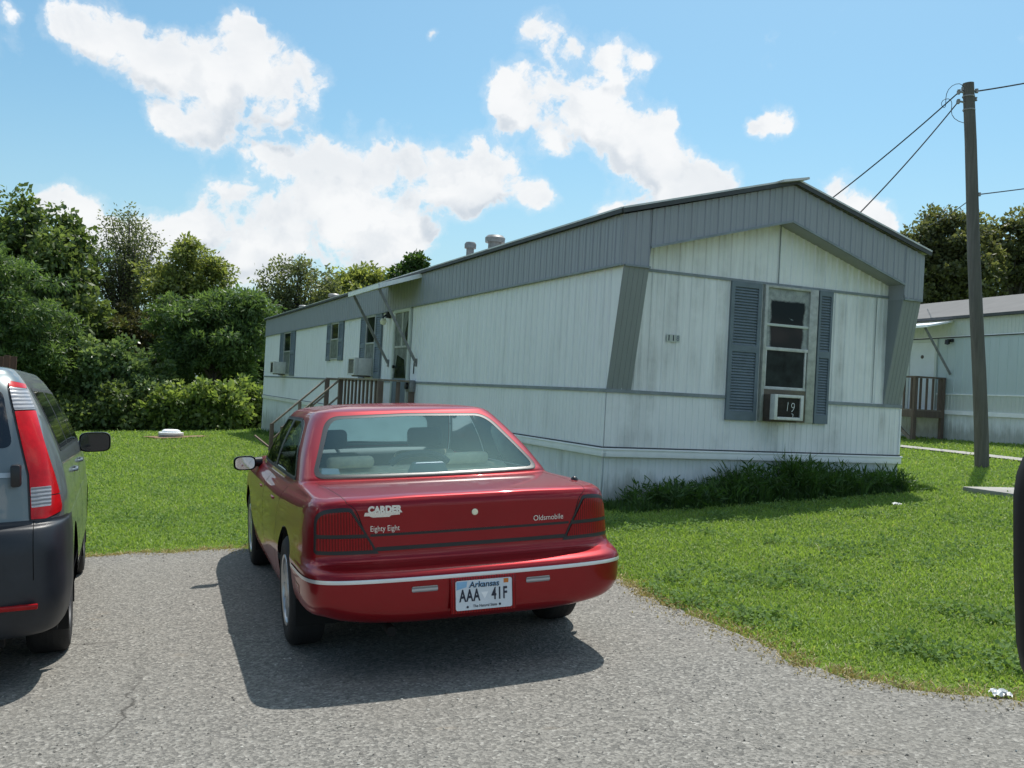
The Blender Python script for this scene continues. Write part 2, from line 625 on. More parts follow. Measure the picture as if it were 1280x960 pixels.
sl = thing('concrete_slab', 'flat grey concrete slab lying in the lawn at the right, in front of the pole', 'slab', (6.75, 12.7, float(ground_z(6.75, 12.7))), .35)
b = MB(); b.box(-.42, .75, -.45, .45, -.03, .05); b.build('slab_top', MT['concrete'], sl, .015)
b = MB(); b.box(-.36, .69, -.39, .39, -.12, -.032); b.build('slab_bed', MT['concrete'], sl)

ld = thing('drain_lid', 'round white drain cover in the grass left of the trailer, bare earth around it', 'drain cover', (-11.56, 32.6, float(ground_z(-11.56, 32.6))))
b = MB(); b.lathe([(0, .30), (.22, .29), (.30, .25), (.31, .20)], 24); b.build('cap', MT['trim_white'], ld)
b = MB(); b.lathe([(.36, .10), (.40, .12), (.41, .19), (.30, .2), (.0, .2)], 24); b.build('collar', MT['trim_white'], ld)
b = MB(); b.lathe([(.40, .03), (.42, .115), (.0, .115)], 24); b.build('riser', MT['concrete'], ld)
dirt = N('bare_earth'); dirt.set(Roughness=.95)
dirt.link(dirt.ramp(dirt.noise(dirt.coord(), 6, 6, .7), [(.3, (.16, .09, .05)), (.7, (.27, .17, .10))]), dirt.b.inputs['Base Color'])
MT['earth'] = dirt.m
vs = [(-11.56, 32.6, float(ground_z(-11.56, 32.6)) + .05)]
for k in range(40):
    a = 2 * math.pi * k / 40
    r = 1.0 + .25 * math.sin(3 * a) + .15 * math.sin(7 * a + 1)
    r *= .8
    x, y = -11.45 + r * 1.2 * math.cos(a), 32.6 + r * math.sin(a)
    vs.append((x, y, float(ground_z(x, y)) + .045))
tag(fast_mesh('bare_earth', vs, [(0, 1 + k, 1 + (k + 1) % 40) for k in range(40)], MT['earth']), kind='structure')


# ================================================================= ribbed walls
def ribbed(name, x0, x1, top, bot, mats, parent, pitch=.2, depth=.012, axis='x', off=0.0, sign=-1, breaks=(), rib=.028, double=True):
    """vertical ribbed sheet in the plane of the wall; top and bot are heights as functions of x"""
    prof = []
    n = int(math.ceil((x1 - x0) / pitch))
    for i in range(n + 1):
        a = x0 + i * pitch
        ribs = [(a, 1.0)] + ([(a + pitch * .42, .55)] if double else [])
        for c, h in ribs:
            for dx, k in ((-rib, 0), (-rib * .45, h), (rib * .45, h), (rib, 0)):
                prof.append((c + dx, k))
    for bx in breaks:
        prof.append((bx - 1e-4, 0)); prof.append((bx + 1e-4, 0))
    prof = [p for p in prof if x0 < p[0] < x1] + [(x0, 0), (x1, 0)]
    prof.sort()
    vs, fs = [], []
    for x, k in prof:
        o = off + sign * depth * k
        for z in (bot(x), top(x)):
            vs.append((x, o, z) if axis == 'x' else (o, x, z))
    for i in range(len(prof) - 1):
        q = (2 * i, 2 * i + 2, 2 * i + 3, 2 * i + 1)
        fs.append(q if (axis == 'x') == (sign < 0) else q[::-1])
    return fast_mesh(name, vs, fs, mats, parent)


# ================================================================= the trailer home
HX, HY, HA, W, L = 1.1885, 11.9634, .4073, 4.89, 27.4
home = thing('mobile_home', 'long white ribbed trailer home with grey roof band and slanted grey corner wings', 'mobile home', (HX, HY, 0), HA)
home.location.z = float(ground_z(HX, HY))
HZ = -home.location.z       # heights below are above the datum, so shift children


def H(o):
    o.location.z = HZ
    return o


def wz(x, y):   # datum height of the ground under a house point
    ca, sa = math.cos(HA), math.sin(HA)
    return float(ground_z(HX + x * ca - y * sa, HY + x * sa + y * ca))


ZW, ZT0, ZT1, ZFB, ZFT, RIDGE, PJ = 1.577, .745, .86, 3.13, 3.78, 4.47, .29
XR = 2.52


def roofline(x):
    return ZFT + (RIDGE - ZFT) * (1 - abs(x - XR) / XR if x <= XR else 1 - (x - XR) / (W - XR))


one = lambda z: (lambda x: z)
sk0 = ribbed('skirting', .0, W, one(ZT0 + .01), lambda x: wz(x, 0) - .15, MT['skirt'], home, .115, .008, off=.03, double=False, rib=.02); H(sk0)
H(ribbed('skirting', .0, L, one(ZT0 + .01), lambda y: wz(0, y) - .15, MT['skirt'], home, .2, .008, axis='y', off=.03, double=False, rib=.02))
H(ribbed('lower_wall', 0, W, one(ZW), one(ZT1 - .02), MT['front_siding'], home, .1, .007, off=-.004, double=False, rib=.016))
H(ribbed('lower_wall', 0, L, one(ZW), one(ZT1 - .02), MT['white_siding'], home, .1, .007, axis='y', off=-.004, double=False, rib=.016))
H(ribbed('front_wall', 0, W, lambda x: roofline(x) - .05, one(ZW), MT['front_siding'], home, .2, .012, off=0))
H(ribbed('side_wall', 0, L, one(ZFB + .05), one(ZW), MT['white_siding'], home, .2, .016, axis='y', off=0))
# far end and right side
b = MB()
b.add([(W, 0, -.2), (W, L, -.2), (W, L, ZFT), (W, 0, ZFT)], [(0, 1, 2, 3)])
b.add([(0, L, -1), (W, L, -1), (W, L, ZFT), (XR, L, RIDGE - .04), (0, L, ZFT)], [(4, 3, 2, 1, 0)])
H(b.build('rear_wall', MT['white_siding'], home))
# white triangle of side wall that follows the slanted wings, both sides
for x in (0.0, W):
    b = MB(); b.prism([(-PJ + .012, ZFB), (0, ZFB), (0, ZW + .03)], 0, x - .004, x + .004)
    H(b.build('wing_side', MT['white_siding'], home))
# slanted wings
for x0, x1 in ((0.0, .355), (W - .335, W)):
    b = MB()
    n = 5
    for i in range(n):     # shallow grooves
        a, c = x0 + (x1 - x0) * i / n, x0 + (x1 - x0) * (i + 1) / n
        g = .006
        b.add([(a + g, -.012, ZW + .02), (c - g, -.012, ZW + .02), (c - g, -PJ - .006, ZFB), (a + g, -PJ - .006, ZFB)], [(0, 1, 2, 3)])
        b.add([(a - g, -.004, ZW + .02), (a + g, -.012, ZW + .02), (a + g, -PJ - .006, ZFB), (a - g, -PJ + .002, ZFB)], [(0, 1, 2, 3)])
        b.add([(c - g, -.012, ZW + .02), (c, -.004, ZW + .02), (c, -PJ + .002, ZFB), (c - g, -PJ - .006, ZFB)], [(0, 1, 2, 3)])
    xi = x1 if x0 == 0 else x0
    b.add([(xi, .0, ZW + .02), (xi, -PJ, ZFB), (xi, .0, ZFB)], [(0, 1, 2)])
    H(b.build('corner_wing', MT['grey_wing'], home))

# front fascia with its gable cut-out
CUT = [(0, ZFB), (.355, ZFB), (.36, 3.385), (2.52, 3.965), (4.55, 3.31), (4.555, 3.10), (W, 3.10)]


def cut(x):
    return float(np.interp(x, [p[0] for p in CUT], [p[1] for p in CUT]))


H(ribbed('front_fascia', -.046, W + .03, lambda x: roofline(x) - .02, cut, MT['grey_metal'], home, .2, .014, off=-PJ, breaks=[.3575, 2.52, 4.5525], rib=.022))
b = MB()
for (xa, za), (xb, zb) in zip(CUT[:-1], CUT[1:]):
    b.add([(xa, -PJ, za), (xb, -PJ, zb), (xb, -.0, zb), (xa, -.0, za)], [(0, 1, 2, 3)])
H(b.build('soffit', MT['grey_metal'], home))
b = MB()    # a thin bright lip under the cut-out
for (xa, za), (xb, zb) in zip(CUT[2:4], CUT[3:5]):
    b.bar((xa, -PJ - .012, za), (xb, -PJ - .012, zb), .03, .03)
b.bar((0, -PJ - .014, ZFB), (.36, -PJ - .014, ZFB), .03, .025)
b.bar((4.555, -PJ - .014, 3.10), (W, -PJ - .014, 3.10), .03, .025)
H(b.build('fascia_lip', MT['belt'], home))
H(ribbed('side_fascia', -PJ, L, one(ZFT - .02), one(ZFB), MT['grey_metal'], home, .2, .012, axis='y', off=-.035, rib=.022))
H(ribbed('side_fascia', -PJ, L, one(ZFT - .02), one(ZFB - .02), MT['grey_metal'], home, .2, .012, axis='y', off=W + .02, sign=1, rib=.022))
b = MB(); b.bar((-.05, -PJ - .01, ZFB), (-.05, L, ZFB), .04, .025); b.bar((-.02, -.0, ZFB - .005), (-.02, L, ZFB - .005), .06, .01)
H(b.build('fascia_lip', MT['belt'], home))

# roof: two slopes, a dark drip edge and a bright metal rim
rf = MB()
for xa, xb in ((-.09, XR), (W + .09, XR)):
    za = ZFT + .02
    rf.add([(xa, -PJ - .05, za), (xb, -PJ - .05, RIDGE + .03), (xb, L + .05, RIDGE + .03), (xa, L + .05, za)], [(0, 1, 2, 3) if xa < xb else (3, 2, 1, 0)])
    rf.add([(xa, -PJ - .05, za - .03), (xb, -PJ - .05, RIDGE), (xb, L + .05, RIDGE), (xa, L + .05, za - .03)], [(0, 1, 2, 3)])
roof = H(rf.build('roof', MT['roof_metal'], home))
b = MB()
b.bar((-.09, -PJ - .05, ZFT), (-.09, L + .05, ZFT), .03, .05)
b.bar((W + .09, -PJ - .05, ZFT), (W + .09, L + .05, ZFT), .03, .05)
b.bar((-.09, -PJ - .055, ZFT), (XR, -PJ - .055, RIDGE + .01), .03, .055, up=(0, 0, 1))
b.bar((W + .09, -PJ - .055, ZFT), (XR, -PJ - .055, RIDGE + .01), .03, .055, up=(0, 0, 1))
b.build('roof_edge', MT['roof_edge'], roof)
b = MB()
b.bar((-.085, -PJ - .05, ZFT + .035), (-.085, L + .05, ZFT + .035), .05, .022)
b.bar((-.09, -PJ - .05, ZFT + .038), (XR, -PJ - .05, RIDGE + .048), .05, .022)
b.bar((W + .09, -PJ - .05, ZFT + .038), (XR, -PJ - .05, RIDGE + .048), .05, .022)
b.bar((XR - .3, -PJ - .02, RIDGE - .03), (XR + .12, -PJ - .02, RIDGE + .06), .3, .03)
b.build('roof_rim', MT['roof_metal'], roof)


def vent(x, y, z0, r, h, cap, name='roof_vent'):
    b = MB()
    b.lathe([(r, z0), (r, z0 + h)], 20, T=Matrix.Translation((x, y, 0)))
    b.lathe([(0, z0 + h * 1.02), (r * cap, z0 + h * .98), (r * cap * 1.03, z0 + h * 1.18), (r * cap * .8, z0 + h * 1.28), (0, z0 + h * 1.3)], 20, T=Matrix.Translation((x, y, 0)))
    b.lathe([(r * 1.35, z0 + h * .28), (r * 1.45, z0 + h * .33), (r * 1.02, z0 + h * .42)], 20, T=Matrix.Translation((x, y, 0)))
    b.build(name, MT['galv'], roof)


vent(1.5, 9.2, 4.15, .085, .46, 1.5)
vent(2.0, 9.0, 4.25, .15, .52, 1.45)
vent(1.5, 22.6, 4.12, .13, .36, 1.5)
vent(1.3, 27.0, 4.05, .13, .30, 1.4)

# belt strips and base trim
b = MB()
b.box(-.012, 1.795, -.028, -.008, ZW - .022, ZW + .022); b.box(3.49, W + .012, -.028, -.008, ZW - .022, ZW + .022)
b.box(-.03, -.01, -.03, L, ZW - .022, ZW + .022)
H(b.build('belt_strip', MT['belt'], home))
b = MB(); b.box(.36, W - .34, -.024, -.013, ZFB - .005, ZFB + .03)
b.box(2.565, 2.575, -.02, -.012, ZFB + .03, 3.95); b.box(4.33, 4.337, -.018, -.011, ZW + .03, ZFB)
H(b.build('seam_strip', MT['belt'], home))
b = MB()
b.box(-.03, W + .03, -.04, .02, ZT0, ZT1 - .008); b.box(-.04, .02, -.04, L, ZT0 + .001, ZT1 - .009)
b.box(-.042, W + .042, -.052, -.01, ZT1 - .03, ZT1 - .006); b.box(-.052, -.01, -.05, L, ZT1 - .031, ZT1 - .007)
H(b.build('base_trim', MT['trim_white'], home, .004))
b = MB(); b.box(-.02, W + .02, -.026, -.006, ZT1 - .006, ZT1 + .012); b.box(-.026, -.006, -.02, L, ZT1 - .007, ZT1 + .011)
H(b.build('base_seam', MT['roof_edge'], home))
b = MB(); b.box(W - .012, W + .012, -.02, .0, ZT1 + .02, ZW - .03)
H(b.build('corner_trim', MT['trim_white'], home))


# shutters with real louvres, in a frame whose front faces -y
def shutter(x0, x1, z0, z1, T, parent, n1=24):
    b = MB()
    w = x1 - x0
    s = min(.055, w * .15)
    b.box(x0, x0 + s, -.035, 0, z0, z1, 0, T); b.box(x1 - s, x1, -.035, 0, z0, z1, 0, T)
    zm = z0 + (z1 - z0) * .52
    for a, c in ((z0, z0 + .12), (zm - .045, zm + .045), (z1 - .07, z1)):
        b.box(x0 + s, x1 - s, -.035, 0, a, c, 0, T)
    b.box(x0 + s, x1 - s, -.006, -.002, z0 + .1, z1 - .05, 0, T)
    for a, c in ((z0 + .12, zm - .045), (zm + .045, z1 - .07)):
        n = max(3, int((c - a) / ((z1 - z0) / (2 * n1))))
        for i in range(n):
            z = a + (c - a) * (i + .5) / n
            h = (c - a) / n
            b.add([(x0 + s, -.030, z - h * .42), (x1 - s, -.030, z - h * .42), (x1 - s, -.010, z + h * .45), (x0 + s, -.010, z + h * .45),
                   (x0 + s, -.028, z - h * .5), (x1 - s, -.028, z - h * .5)], [(0, 1, 2, 3), (4, 5, 1, 0)], 0, False, T)
    return H(b.build('shutter', MT['shutter'], parent))


FT = Matrix.Translation((0, -.014, 0))
shutter(1.79, 2.285, 1.275, 3.125, FT, home, 25)
shutter(3.27, 3.51, 1.275, 3.125, FT, home, 25)

# front window
dn = N('grimy_window')
v = dn.coord((1, 1, 1), 'Generated')
sep = dn.new('ShaderNodeSeparateXYZ'); dn.link(v, sep.inputs[0])
ob = dn.coord()
nz = dn.noise(ob, 4.0, 6, .65)


def mth(op, a, b_=None):
    m = dn.new('ShaderNodeMath', operation=op)
    for s, q in zip(m.inputs, (a, b_)):
        if q is None: continue
        if isinstance(q, (int, float)): s.default_value = q
        else: dn.link(q, s)
    return m.outputs[0]


ax = mth('ABSOLUTE', mth('SUBTRACT', sep.outputs['X'], .5))
az = mth('SUBTRACT', mth('ABSOLUTE', mth('SUBTRACT', sep.outputs['Z'], .36)), .12)
e_ = mth('ADD', mth('MAXIMUM', ax, mth('MULTIPLY', az, 1.25)), mth('MULTIPLY', mth('SUBTRACT', nz, .5), .16))
msk = dn.ramp(e_, [(.37, (0, 0, 0)), (.415, (1, 1, 1))])
haze = dn.ramp(dn.noise(ob, 9, 5, .7), [(.3, (.20, .22, .22)), (.7, (.46, .48, .47))])
scr = dn.ramp(dn.noise(dn.coord((3, 3, 7)), 2.3, 3, .4), [(.69, (.010, .013, .015)), (.72, (.25, .28, .30))])
dn.link(dn.mix(msk, scr, haze), dn.b.inputs['Base Color'])
dn.link(dn.ramp(msk, [(0, (.05,) * 3), (1, (.55,) * 3)]), dn.b.inputs['Roughness'])
dn.b.inputs['Specular IOR Level'].default_value = .14

win = MB()
x0, x1, z0, z1 = 2.335, 3.24, 1.28, 3.125
for a in ((x0, x0 + .05), (x1 - .14, x1)): win.box(a[0], a[1], -.06, 0, z0, z1)
win.box(x0 + .05, x1 - .14, -.06, 0, z1 - .035, z1)
wf = H(win.build('window', MT['frame'], home, .004))
b = MB(); b.box(x0 + .05, x1 - .14, -.03, -.026, 2.29, z1 - .035); b.build('upper_pane', dn.m, wf)
b = MB(); b.box(x0 + .05, x1 - .19, -.036, -.03, 1.75, 2.245); b.build('lower_pane', MT['window_glass'], wf)
b = MB()
b.box(x0 + .05, x1 - .14, -.055, -.02, 2.245, 2.29); b.box(x0 + .05, x1 - .14, -.045, -.018, 1.715, 1.755)
b.box(x1 - .185, x1 - .155, -.05, -.02, 1.755, 2.245); b.box(x0 + .05, x0 + .075, -.05, -.02, 1.755, 2.245)
b.build('sash', MT['sash'], wf, .003)
b = MB(); b.box(x0 + .05, x1 - .14, -.046, -.031, 2.575, 2.61); b.build('muntin', MT['neigh_band'], wf, .003)
b = MB(); b.box(x0 + .02, x1 - .13, -.05, -.016, z0, 1.715); b.build('plywood_panel', MT['ply'], wf)


# air conditioners: case, grille, bezel; front faces -y in their own frame
def air_con(loc, rz, w, h, d, label, group=None, marks=False, case='ac_white'):
    t = thing('air_conditioner', label, 'air conditioner', loc, rz, group)
    b = MB(); b.box(-w / 2, w / 2, -d + .03, .02, 0, h); b.build('case', MT['ac_brown' if marks else 'ac_white'], t, .006)
    b = MB()
    f = .045
    b.box(-w / 2 - .008, -w / 2 + f, -d, -d + .1, -.006, h + .006); b.box(w / 2 - f, w / 2 + .008, -d, -d + .1, -.006, h + .006)
    b.box(-w / 2 + f, w / 2 - f, -d, -d + .1, h - f * .8, h + .006); b.box(-w / 2 + f, w / 2 - f, -d, -d + .1, -.006, f * .8)
    b.build('bezel', MT[case], t, .008)
    b = MB()
    b.box(-w / 2 + f, w / 2 - f, -d + .03, -d + .036, f * .8, h - f * .8)
    n = 16
    for i in range(n):
        z = f * .8 + (h - f * 1.6) * (i + .5) / n
        b.box(-w / 2 + f, w / 2 - f, -d + .012, -d + .03, z - .003, z + .003)
    b.build('grille', MT['ac_grille'], t)
    b = MB(); b.box(-w / 2 + .02, w / 2 - .02, -d + .1, .01, -.035, -.002); b.build('bracket', MT['ac_brown'], t)
    return t


def hw(x, y, z):    # house point to world
    ca, sa = math.cos(HA), math.sin(HA)
    return (HX + x * ca - y * sa, HY + x * sa + y * ca, z)


ac = air_con(hw(2.625, -.03, 1.315), HA, .47, .33, .27, 'white framed window air conditioner with painted 19 on its dark grille, front window', marks=True)
FX = Matrix.Translation((.0, -.262, .165)) @ Matrix.Rotation(R(90), 4, 'X')
text_obj('painted_number', '19', .19, FX @ Matrix.Translation((0.02, -.0, .001)) @ Matrix.Rotation(R(-6), 4, 'Z'), MT['paper'], ac, .001, .8, bold=-.0045, spacing=1.15)
b = MB(); b.tube([(.05, -.264, .085), (.075, -.264, .075), (.07, -.264, .045)], .005, 6); b.build('paint_drip', MT['paper'], ac)

# house number plates
for i, (ch, ink) in enumerate((('1', 'ink'), ('1', 'ink'), ('8', 'belt'))):
    hp = MB()
    x = .865 + i * .068
    hp.box(x - .031, x + .031, -.022, -.013, 2.25, 2.345)
    pl = H(hp.build('number_plate', MT['neigh_band'], home))
    text_obj('digit', ch, .095, Matrix.Translation((x, -.0235, 2.297)) @ Matrix.Rotation(R(90), 4, 'X'), MT[ink], pl, .0012, .9, bold=.004)

# side windows: frame facing -x
ST = Matrix.Rotation(R(-90), 4, 'Z')    # local x -> -y of the wall; local -y -> -x


def side_window(y0, y1, z0, z1, sw, curtain=True):
    """window with shutters between y0 < y1 on the side wall"""
    T = Matrix.Translation((-.018, 0, 0)) @ ST
    shutter(-y0 - sw, -y0, z0 - .02, z1, T, home, 14)
    shutter(-y1, -y1 + sw, z0 - .02, z1, T, home, 14)
    a, c = y0 + sw + .03, y1 - sw - .03
    m = MB()
    for p in ((a, a + .045), (c - .045, c)): m.box(-.05, -.012, p[0], p[1], z0, z1)
    m.box(-.05, -.012, a, c, z1 - .045, z1); m.box(-.05, -.012, a, c, z0, z0 + .045)
    zm = z0 + (z1 - z0) * .55
    m.box(-.045, -.012, a, c, zm - .02, zm + .02)
    f = H(m.build('window', MT['frame'], home, .004))
    b = MB(); b.box(-.026, -.022, a + .04, c - .04, zm + .02, z1 - .04); b.build('pane', MT['window_glass'], f)
    b = MB(); b.box(-.03, -.026, a + .04, c - .04, z0 + .04, zm - .02); b.build('pane', MT['window_glass' if not curtain else 'curtain'], f)


side_window(10.55, 12.45, 1.65, 3.12, .50)
side_window(14.3, 16.25, 2.1, 3.12, .48)
side_window(21.1, 23.9, 1.65, 3.12, .72)
air_con(hw(-.04, 11.55, 1.69), HA - R(90), .62, .40, .42, 'white boxy air conditioner in the side window above the porch', 'window air conditioners on the long side')
air_con(hw(-.04, 22.9, 1.69), HA - R(90), .62, .40, .42, 'white boxy air conditioner in the farthest side window', 'window air conditioners on the long side')

# side door
d = MB()
for p in ((8.33, 8.42), (9.46, 9.55)): d.box(-.06, -.01, p[0], p[1], .86, 3.12)
d.box(-.06, -.01, 8.42, 9.46, 3.05, 3.12)
df = H(d.build('door', MT['neigh_band'], home, .005))
b = MB(); b.box(-.03, -.02, 8.42, 9.46, 1.65, 3.05); b.build('door_glass', MT['curtain'], df)
b = MB(); b.box(-.034, -.02, 8.42, 9.46, .86, 1.65); b.build('kick_panel', MT['shutter'], df)
b = MB(); b.box(-.05, -.022, 8.42, 9.46, 2.3, 2.34); b.box(-.05, -.022, 8.42, 8.47, 1.65, 3.05); b.box(-.05, -.022, 9.41, 9.46, 1.65, 3.05); b.box(-.046, -.022, 8.85, 8.95, 2.34, 3.05)
b.build('door_bars', MT['frame'], df)
b = MB(); b.prism([(8.5, 2.95), (8.5, 2.3), (8.72, 2.6)], 0, -.036, -.031); b.prism([(8.55, 1.66), (9.4, 1.66), (9.2, 2.15), (8.7, 2.05)], 0, -.036, -.031); b.build('painted_door_reflection', MT['window_glass'], df)  # dark shapes that paint reflections onto the door glass
b = MB(); b.lathe([(.0, .06), (.035, .05), (.035, .02), (.02, 0)], 12, T=Matrix.Translation((-.03, 9.38, 1.9)) @ Matrix.Rotation(R(-90), 4, 'Y')); b.build('handle', MT['black_trim'], df)

# porch lamp, meter box with hanging cord
b = MB(); b.box(-.10, -.015, 9.93, 10.07, 2.98, 3.12); b.tube([(-.10, 10, 3.05), (-.16, 10, 3.0), (-.16, 10, 2.95)], .02)
pl = H(b.build('porch_lamp', MT['black_trim'], home))
b = MB(); b.lathe([(0, 0), (.06, .03), (.075, .09), (.05, .15)], 14, T=Matrix.Translation((-.16, 10, 2.81))); b.build('lamp_shade', MT['lamp'], pl)
b = MB(); b.tube([(-.02, 8.02, 2.0), (-.03, 8.0, 1.75)], .012)
bx = H(b.build('cord', MT['black_trim'], home))
b = MB(); b.box(-.14, -.02, 7.86, 8.14, 1.38, 1.62); b.build('outlet_box', MT['galv'], bx, .015)
b = MB(); b.lathe([(0, 0), (.07, .0), (.07, .05), (0, .06)], 14, T=Matrix.Translation((-.14, 8.0, 1.5)) @ Matrix.Rotation(R(-90), 4, 'Y')); b.build('outlet_cover', MT['black_trim'], bx)

# awning over the side door: sloping sheet with rims and two braces
aw = MB()
aw.add([(-.05, 7.75, 3.74), (-.9, 7.75, 3.45), (-.9, 10.15, 3.45), (-.05, 10.15, 3.74)], [(0, 1, 2, 3)])
aw.add([(-.05, 7.75, 3.72), (-.9, 7.75, 3.43), (-.9, 10.15, 3.43), (-.05, 10.15, 3.72)], [(3, 2, 1, 0)])
for i in range(9):
    y = 7.95 + i * .26
    aw.bar((-.06, y, 3.745), (-.9, y, 3.457), .03, .02)
awn = H(aw.build('awning', MT['roof_metal'], home))
b = MB(); b.bar((-.05, 7.73, 3.725), (-.92, 7.73, 3.435), .04, .085); b.bar((-.05, 10.17, 3.725), (-.92, 10.17, 3.435), .04, .085); b.bar((-.92, 7.71, 3.43), (-.92, 10.19, 3.43), .03, .085)
b.build('awning_rim', MT['trim_white'], awn)
for y in (7.88, 9.92):
    b = MB(); b.bar((-.87, y, 3.40), (-.03, y, 1.98), .055, .03, up=(0, 1, 0)); b.box(-.04, -.012, y - .04, y + .04, 1.90, 2.06)
    b.build('brace', MT['galv'], awn)

# ---------------------------------------------------------------- the porch
po = thing('wooden_porch', 'weathered wooden porch and steps with railings at the side door of the white trailer', 'porch', hw(-.35, 10.3, wz(-.35, 10.3)), HA)
PZ = -po.location.z


def PP(b_, name, m='wood', bev=.004):
    for i, p in enumerate(b_.v): b_.v[i] = (p[0] + .35, p[1] - 10.3, p[2] + PZ)
    return b_.build(name, MT[m], po, bev)


yA, yB, yS, xo = 7.95, 12.8, 11.35, -.72
b = MB()
for i in range(7):
    xx = -.05 - i * .1
    b.box(xx - .094, xx, yA, yB, .80, .835)
PP(b, 'decking')
b = MB(); b.box(xo - .04, xo, yA, yB, .64, .795); b.box(xo, -.06, yA - .04, yA, .64, .795); PP(b, 'skirt_board')
for x, y, w in ((xo, yA, .11), (xo, yS, .10), (xo, yB, .10), (-.06, yA, .11), (-.35, yA, .07)):
    b = MB(); b.box(x - w / 2, x + w / 2, y - w / 2, y + w / 2, wz(x, y) - .1, 1.57); PP(b, 'post', 'wood_dark')
b = MB(); b.box(xo - .07, xo + .07, yA - .06, yS + .05, 1.575, 1.61); PP(b, 'rail')
b = MB(); b.box(xo + .07, -.02, yA - .07, yA + .07, 1.576, 1.612); PP(b, 'rail')
b = MB(); b.box(-.06, -.02, yB - .05, yB + .05, 1.53, 1.57); b.box(xo, -.06, yB - .02, yB + .02, 1.55, 1.6); PP(b, 'rail')
for i in range(9):
    y = yA + .33 + i * (yS - yA - .4) / 9.2
    b = MB(); b.box(xo - .02, xo + .02, y - .035, y + .035, .70, 1.574); PP(b, 'baluster', 'wood_dark')
xe = xo - 1.28
ze = wz(xe, yS)
for y in (yS, yB):
    b = MB(); b.bar((xo, y, 1.59), (xe, y, ze + .72), .09, .04); b.bar((xo, y, 1.20), (xe, y, ze + .34), .07, .035); PP(b, 'stair_rail')
    b = MB(); b.box(xe - .045, xe + .045, y - .045, y + .045, ze - .1, ze + .74); PP(b, 'post', 'wood_dark')
    xm = (xo + xe) / 2
    b = MB(); b.box(xm - .035, xm + .035, y - .035, y + .035, (wz(xm, y)) - .05, (1.59 + ze + .72) / 2 - .02); PP(b, 'post', 'wood')
    b = MB(); b.bar((xo, y, .72), (xe, y, ze + .02), .04, .24, up=(0, 0, 1)); PP(b, 'stringer')
for i in range(6):
    f = (i + .5) / 6
    x, z = xo + (xe - xo) * f, .80 + (ze - .80) * (f + .02)
    b = MB(); b.box(x - .13, x + .12, yS + .03, yB - .03, z - .02, z + .02); PP(b, 'tread')
lb = MB(); lb.bar((xe - .35, yB + .3, ze + .42), (xe + .15, yB + .15, ze + .03), .16, .03); PP(lb, 'loose_board', 'wood_dark')

# ================================================================= the neighbour
NA = .297
nbz = .86
nb = thing('mobile_home', 'pale blue-green trailer home with a brownish roof beyond the pole, partly behind the white trailer', 'mobile home', (12.5, 23.65, nbz), NA)
# local: y away along the wall (x=0 faces the camera side at -x)
g0 = lambda y: -.35
for (za, zb, m, p) in ((-.3, .70, 'skirt', .15), (.70, 1.19, 'neigh_band', .12), (1.19, 2.74, 'neigh_wall', .3), (2.74, 3.22, 'neigh_band', .12)):
    ribbed({'skirt': 'skirting', 'neigh_band': 'wall_band', 'neigh_wall': 'side_wall'}[m], -9, 9, one(zb), one(za), MT[m], nb, p, .01, axis='y', off=.02 if m == 'skirt' else 0, double=False)
b = MB()
for z, h, o in ((.70, .11, .05), (1.19, .03, .03), (2.74, .035, .03)): b.box(-o, .0, -9, 9, z - h / 2, z + h / 2)
b.build('band_trim', MT['trim_white'], nb)
b = MB(); b.box(-.035, -.0, -9, 9, 2.715, 2.722 + .02); b.build('band_seam', MT['roof_edge'], nb)
b = MB(); b.add([(-.12, -9.1, 3.27), (2.3, -9.1, 4.1), (2.3, 9.1, 4.1), (-.12, 9.1, 3.27), (4.7, -9.1, 3.27), (4.7, 9.1, 3.27)], [(0, 1, 2, 3), (1, 4, 5, 2)])
b.add([(0, -9, -.6), (4.6, -9, -.6), (4.6, -9, 3.27), (2.3, -9, 4.18), (0, -9, 3.27)], [(0, 1, 2, 3, 4)])
b.add([(0, 9, -.6), (4.6, 9, -.6), (4.6, 9, 3.27), (2.3, 9, 4.18), (0, 9, 3.27)], [(4, 3, 2, 1, 0)])
b.build('roof', MT['neigh_roof'], nb)
b = MB(); b.box(-.15, -.10, -9.1, 9.1, 3.215, 3.29); b.build('roof_edge', MT['roof_edge'], nb)
b = MB(); b.box(-.06, .0, 2.72, 2.80, .72, 2.70); b.box(-.06, 0, 3.8, 3.88, .72, 2.70); b.box(-.06, 0, 2.8, 3.8, 2.62, 2.70)
dr = b.build('door', MT['neigh_band'], nb)
b = MB(); b.box(-.035, -.01, 2.8, 3.8, .74, 2.62); b.build('door_leaf', MT['door_white'], dr)
b = MB(); b.lathe([(0, .03), (.05, .02), (.05, 0)], 14, T=Matrix.Translation((-.035, 3.3, 2.22)) @ Matrix.Rotation(R(-90), 4, 'Y')); b.build('peephole_cap', MT['ac_brown'], dr)
b = MB()
b.add([(-.04, 2.2, 3.18), (-1.0, 2.0, 2.98), (-1.0, 4.6, 2.98), (-.04, 4.6, 3.18)], [(0, 1, 2, 3)])
b.add([(-.04, 2.2, 3.16), (-1.0, 2.0, 2.955), (-1.0, 4.6, 2.955), (-.04, 4.6, 3.16)], [(3, 2, 1, 0)])
b.bar((-1.0, 2.0, 2.96), (-1.0, 4.6, 2.96), .03, .06); b.bar((-.03, 2.2, 3.165), (-1.0, 2.0, 2.965), .03, .05)
na = b.build('awning', MT['trim_white'], nb)
b = MB(); b.bar((-.9, 2.25, 2.95), (-.03, 2.2, 1.72), .06, .03, up=(0, 1, 0)); b.build('brace', MT['galv'], na)
b = MB(); b.box(-.1, -.01, 2.16, 2.3, 2.60, 2.68); b.lathe([(0, 0), (.07, .02), (.06, .14)], 12, T=Matrix.Translation((-.14, 2.25, 2.52))); b.build('wall_lamp', MT['black_trim'], nb)

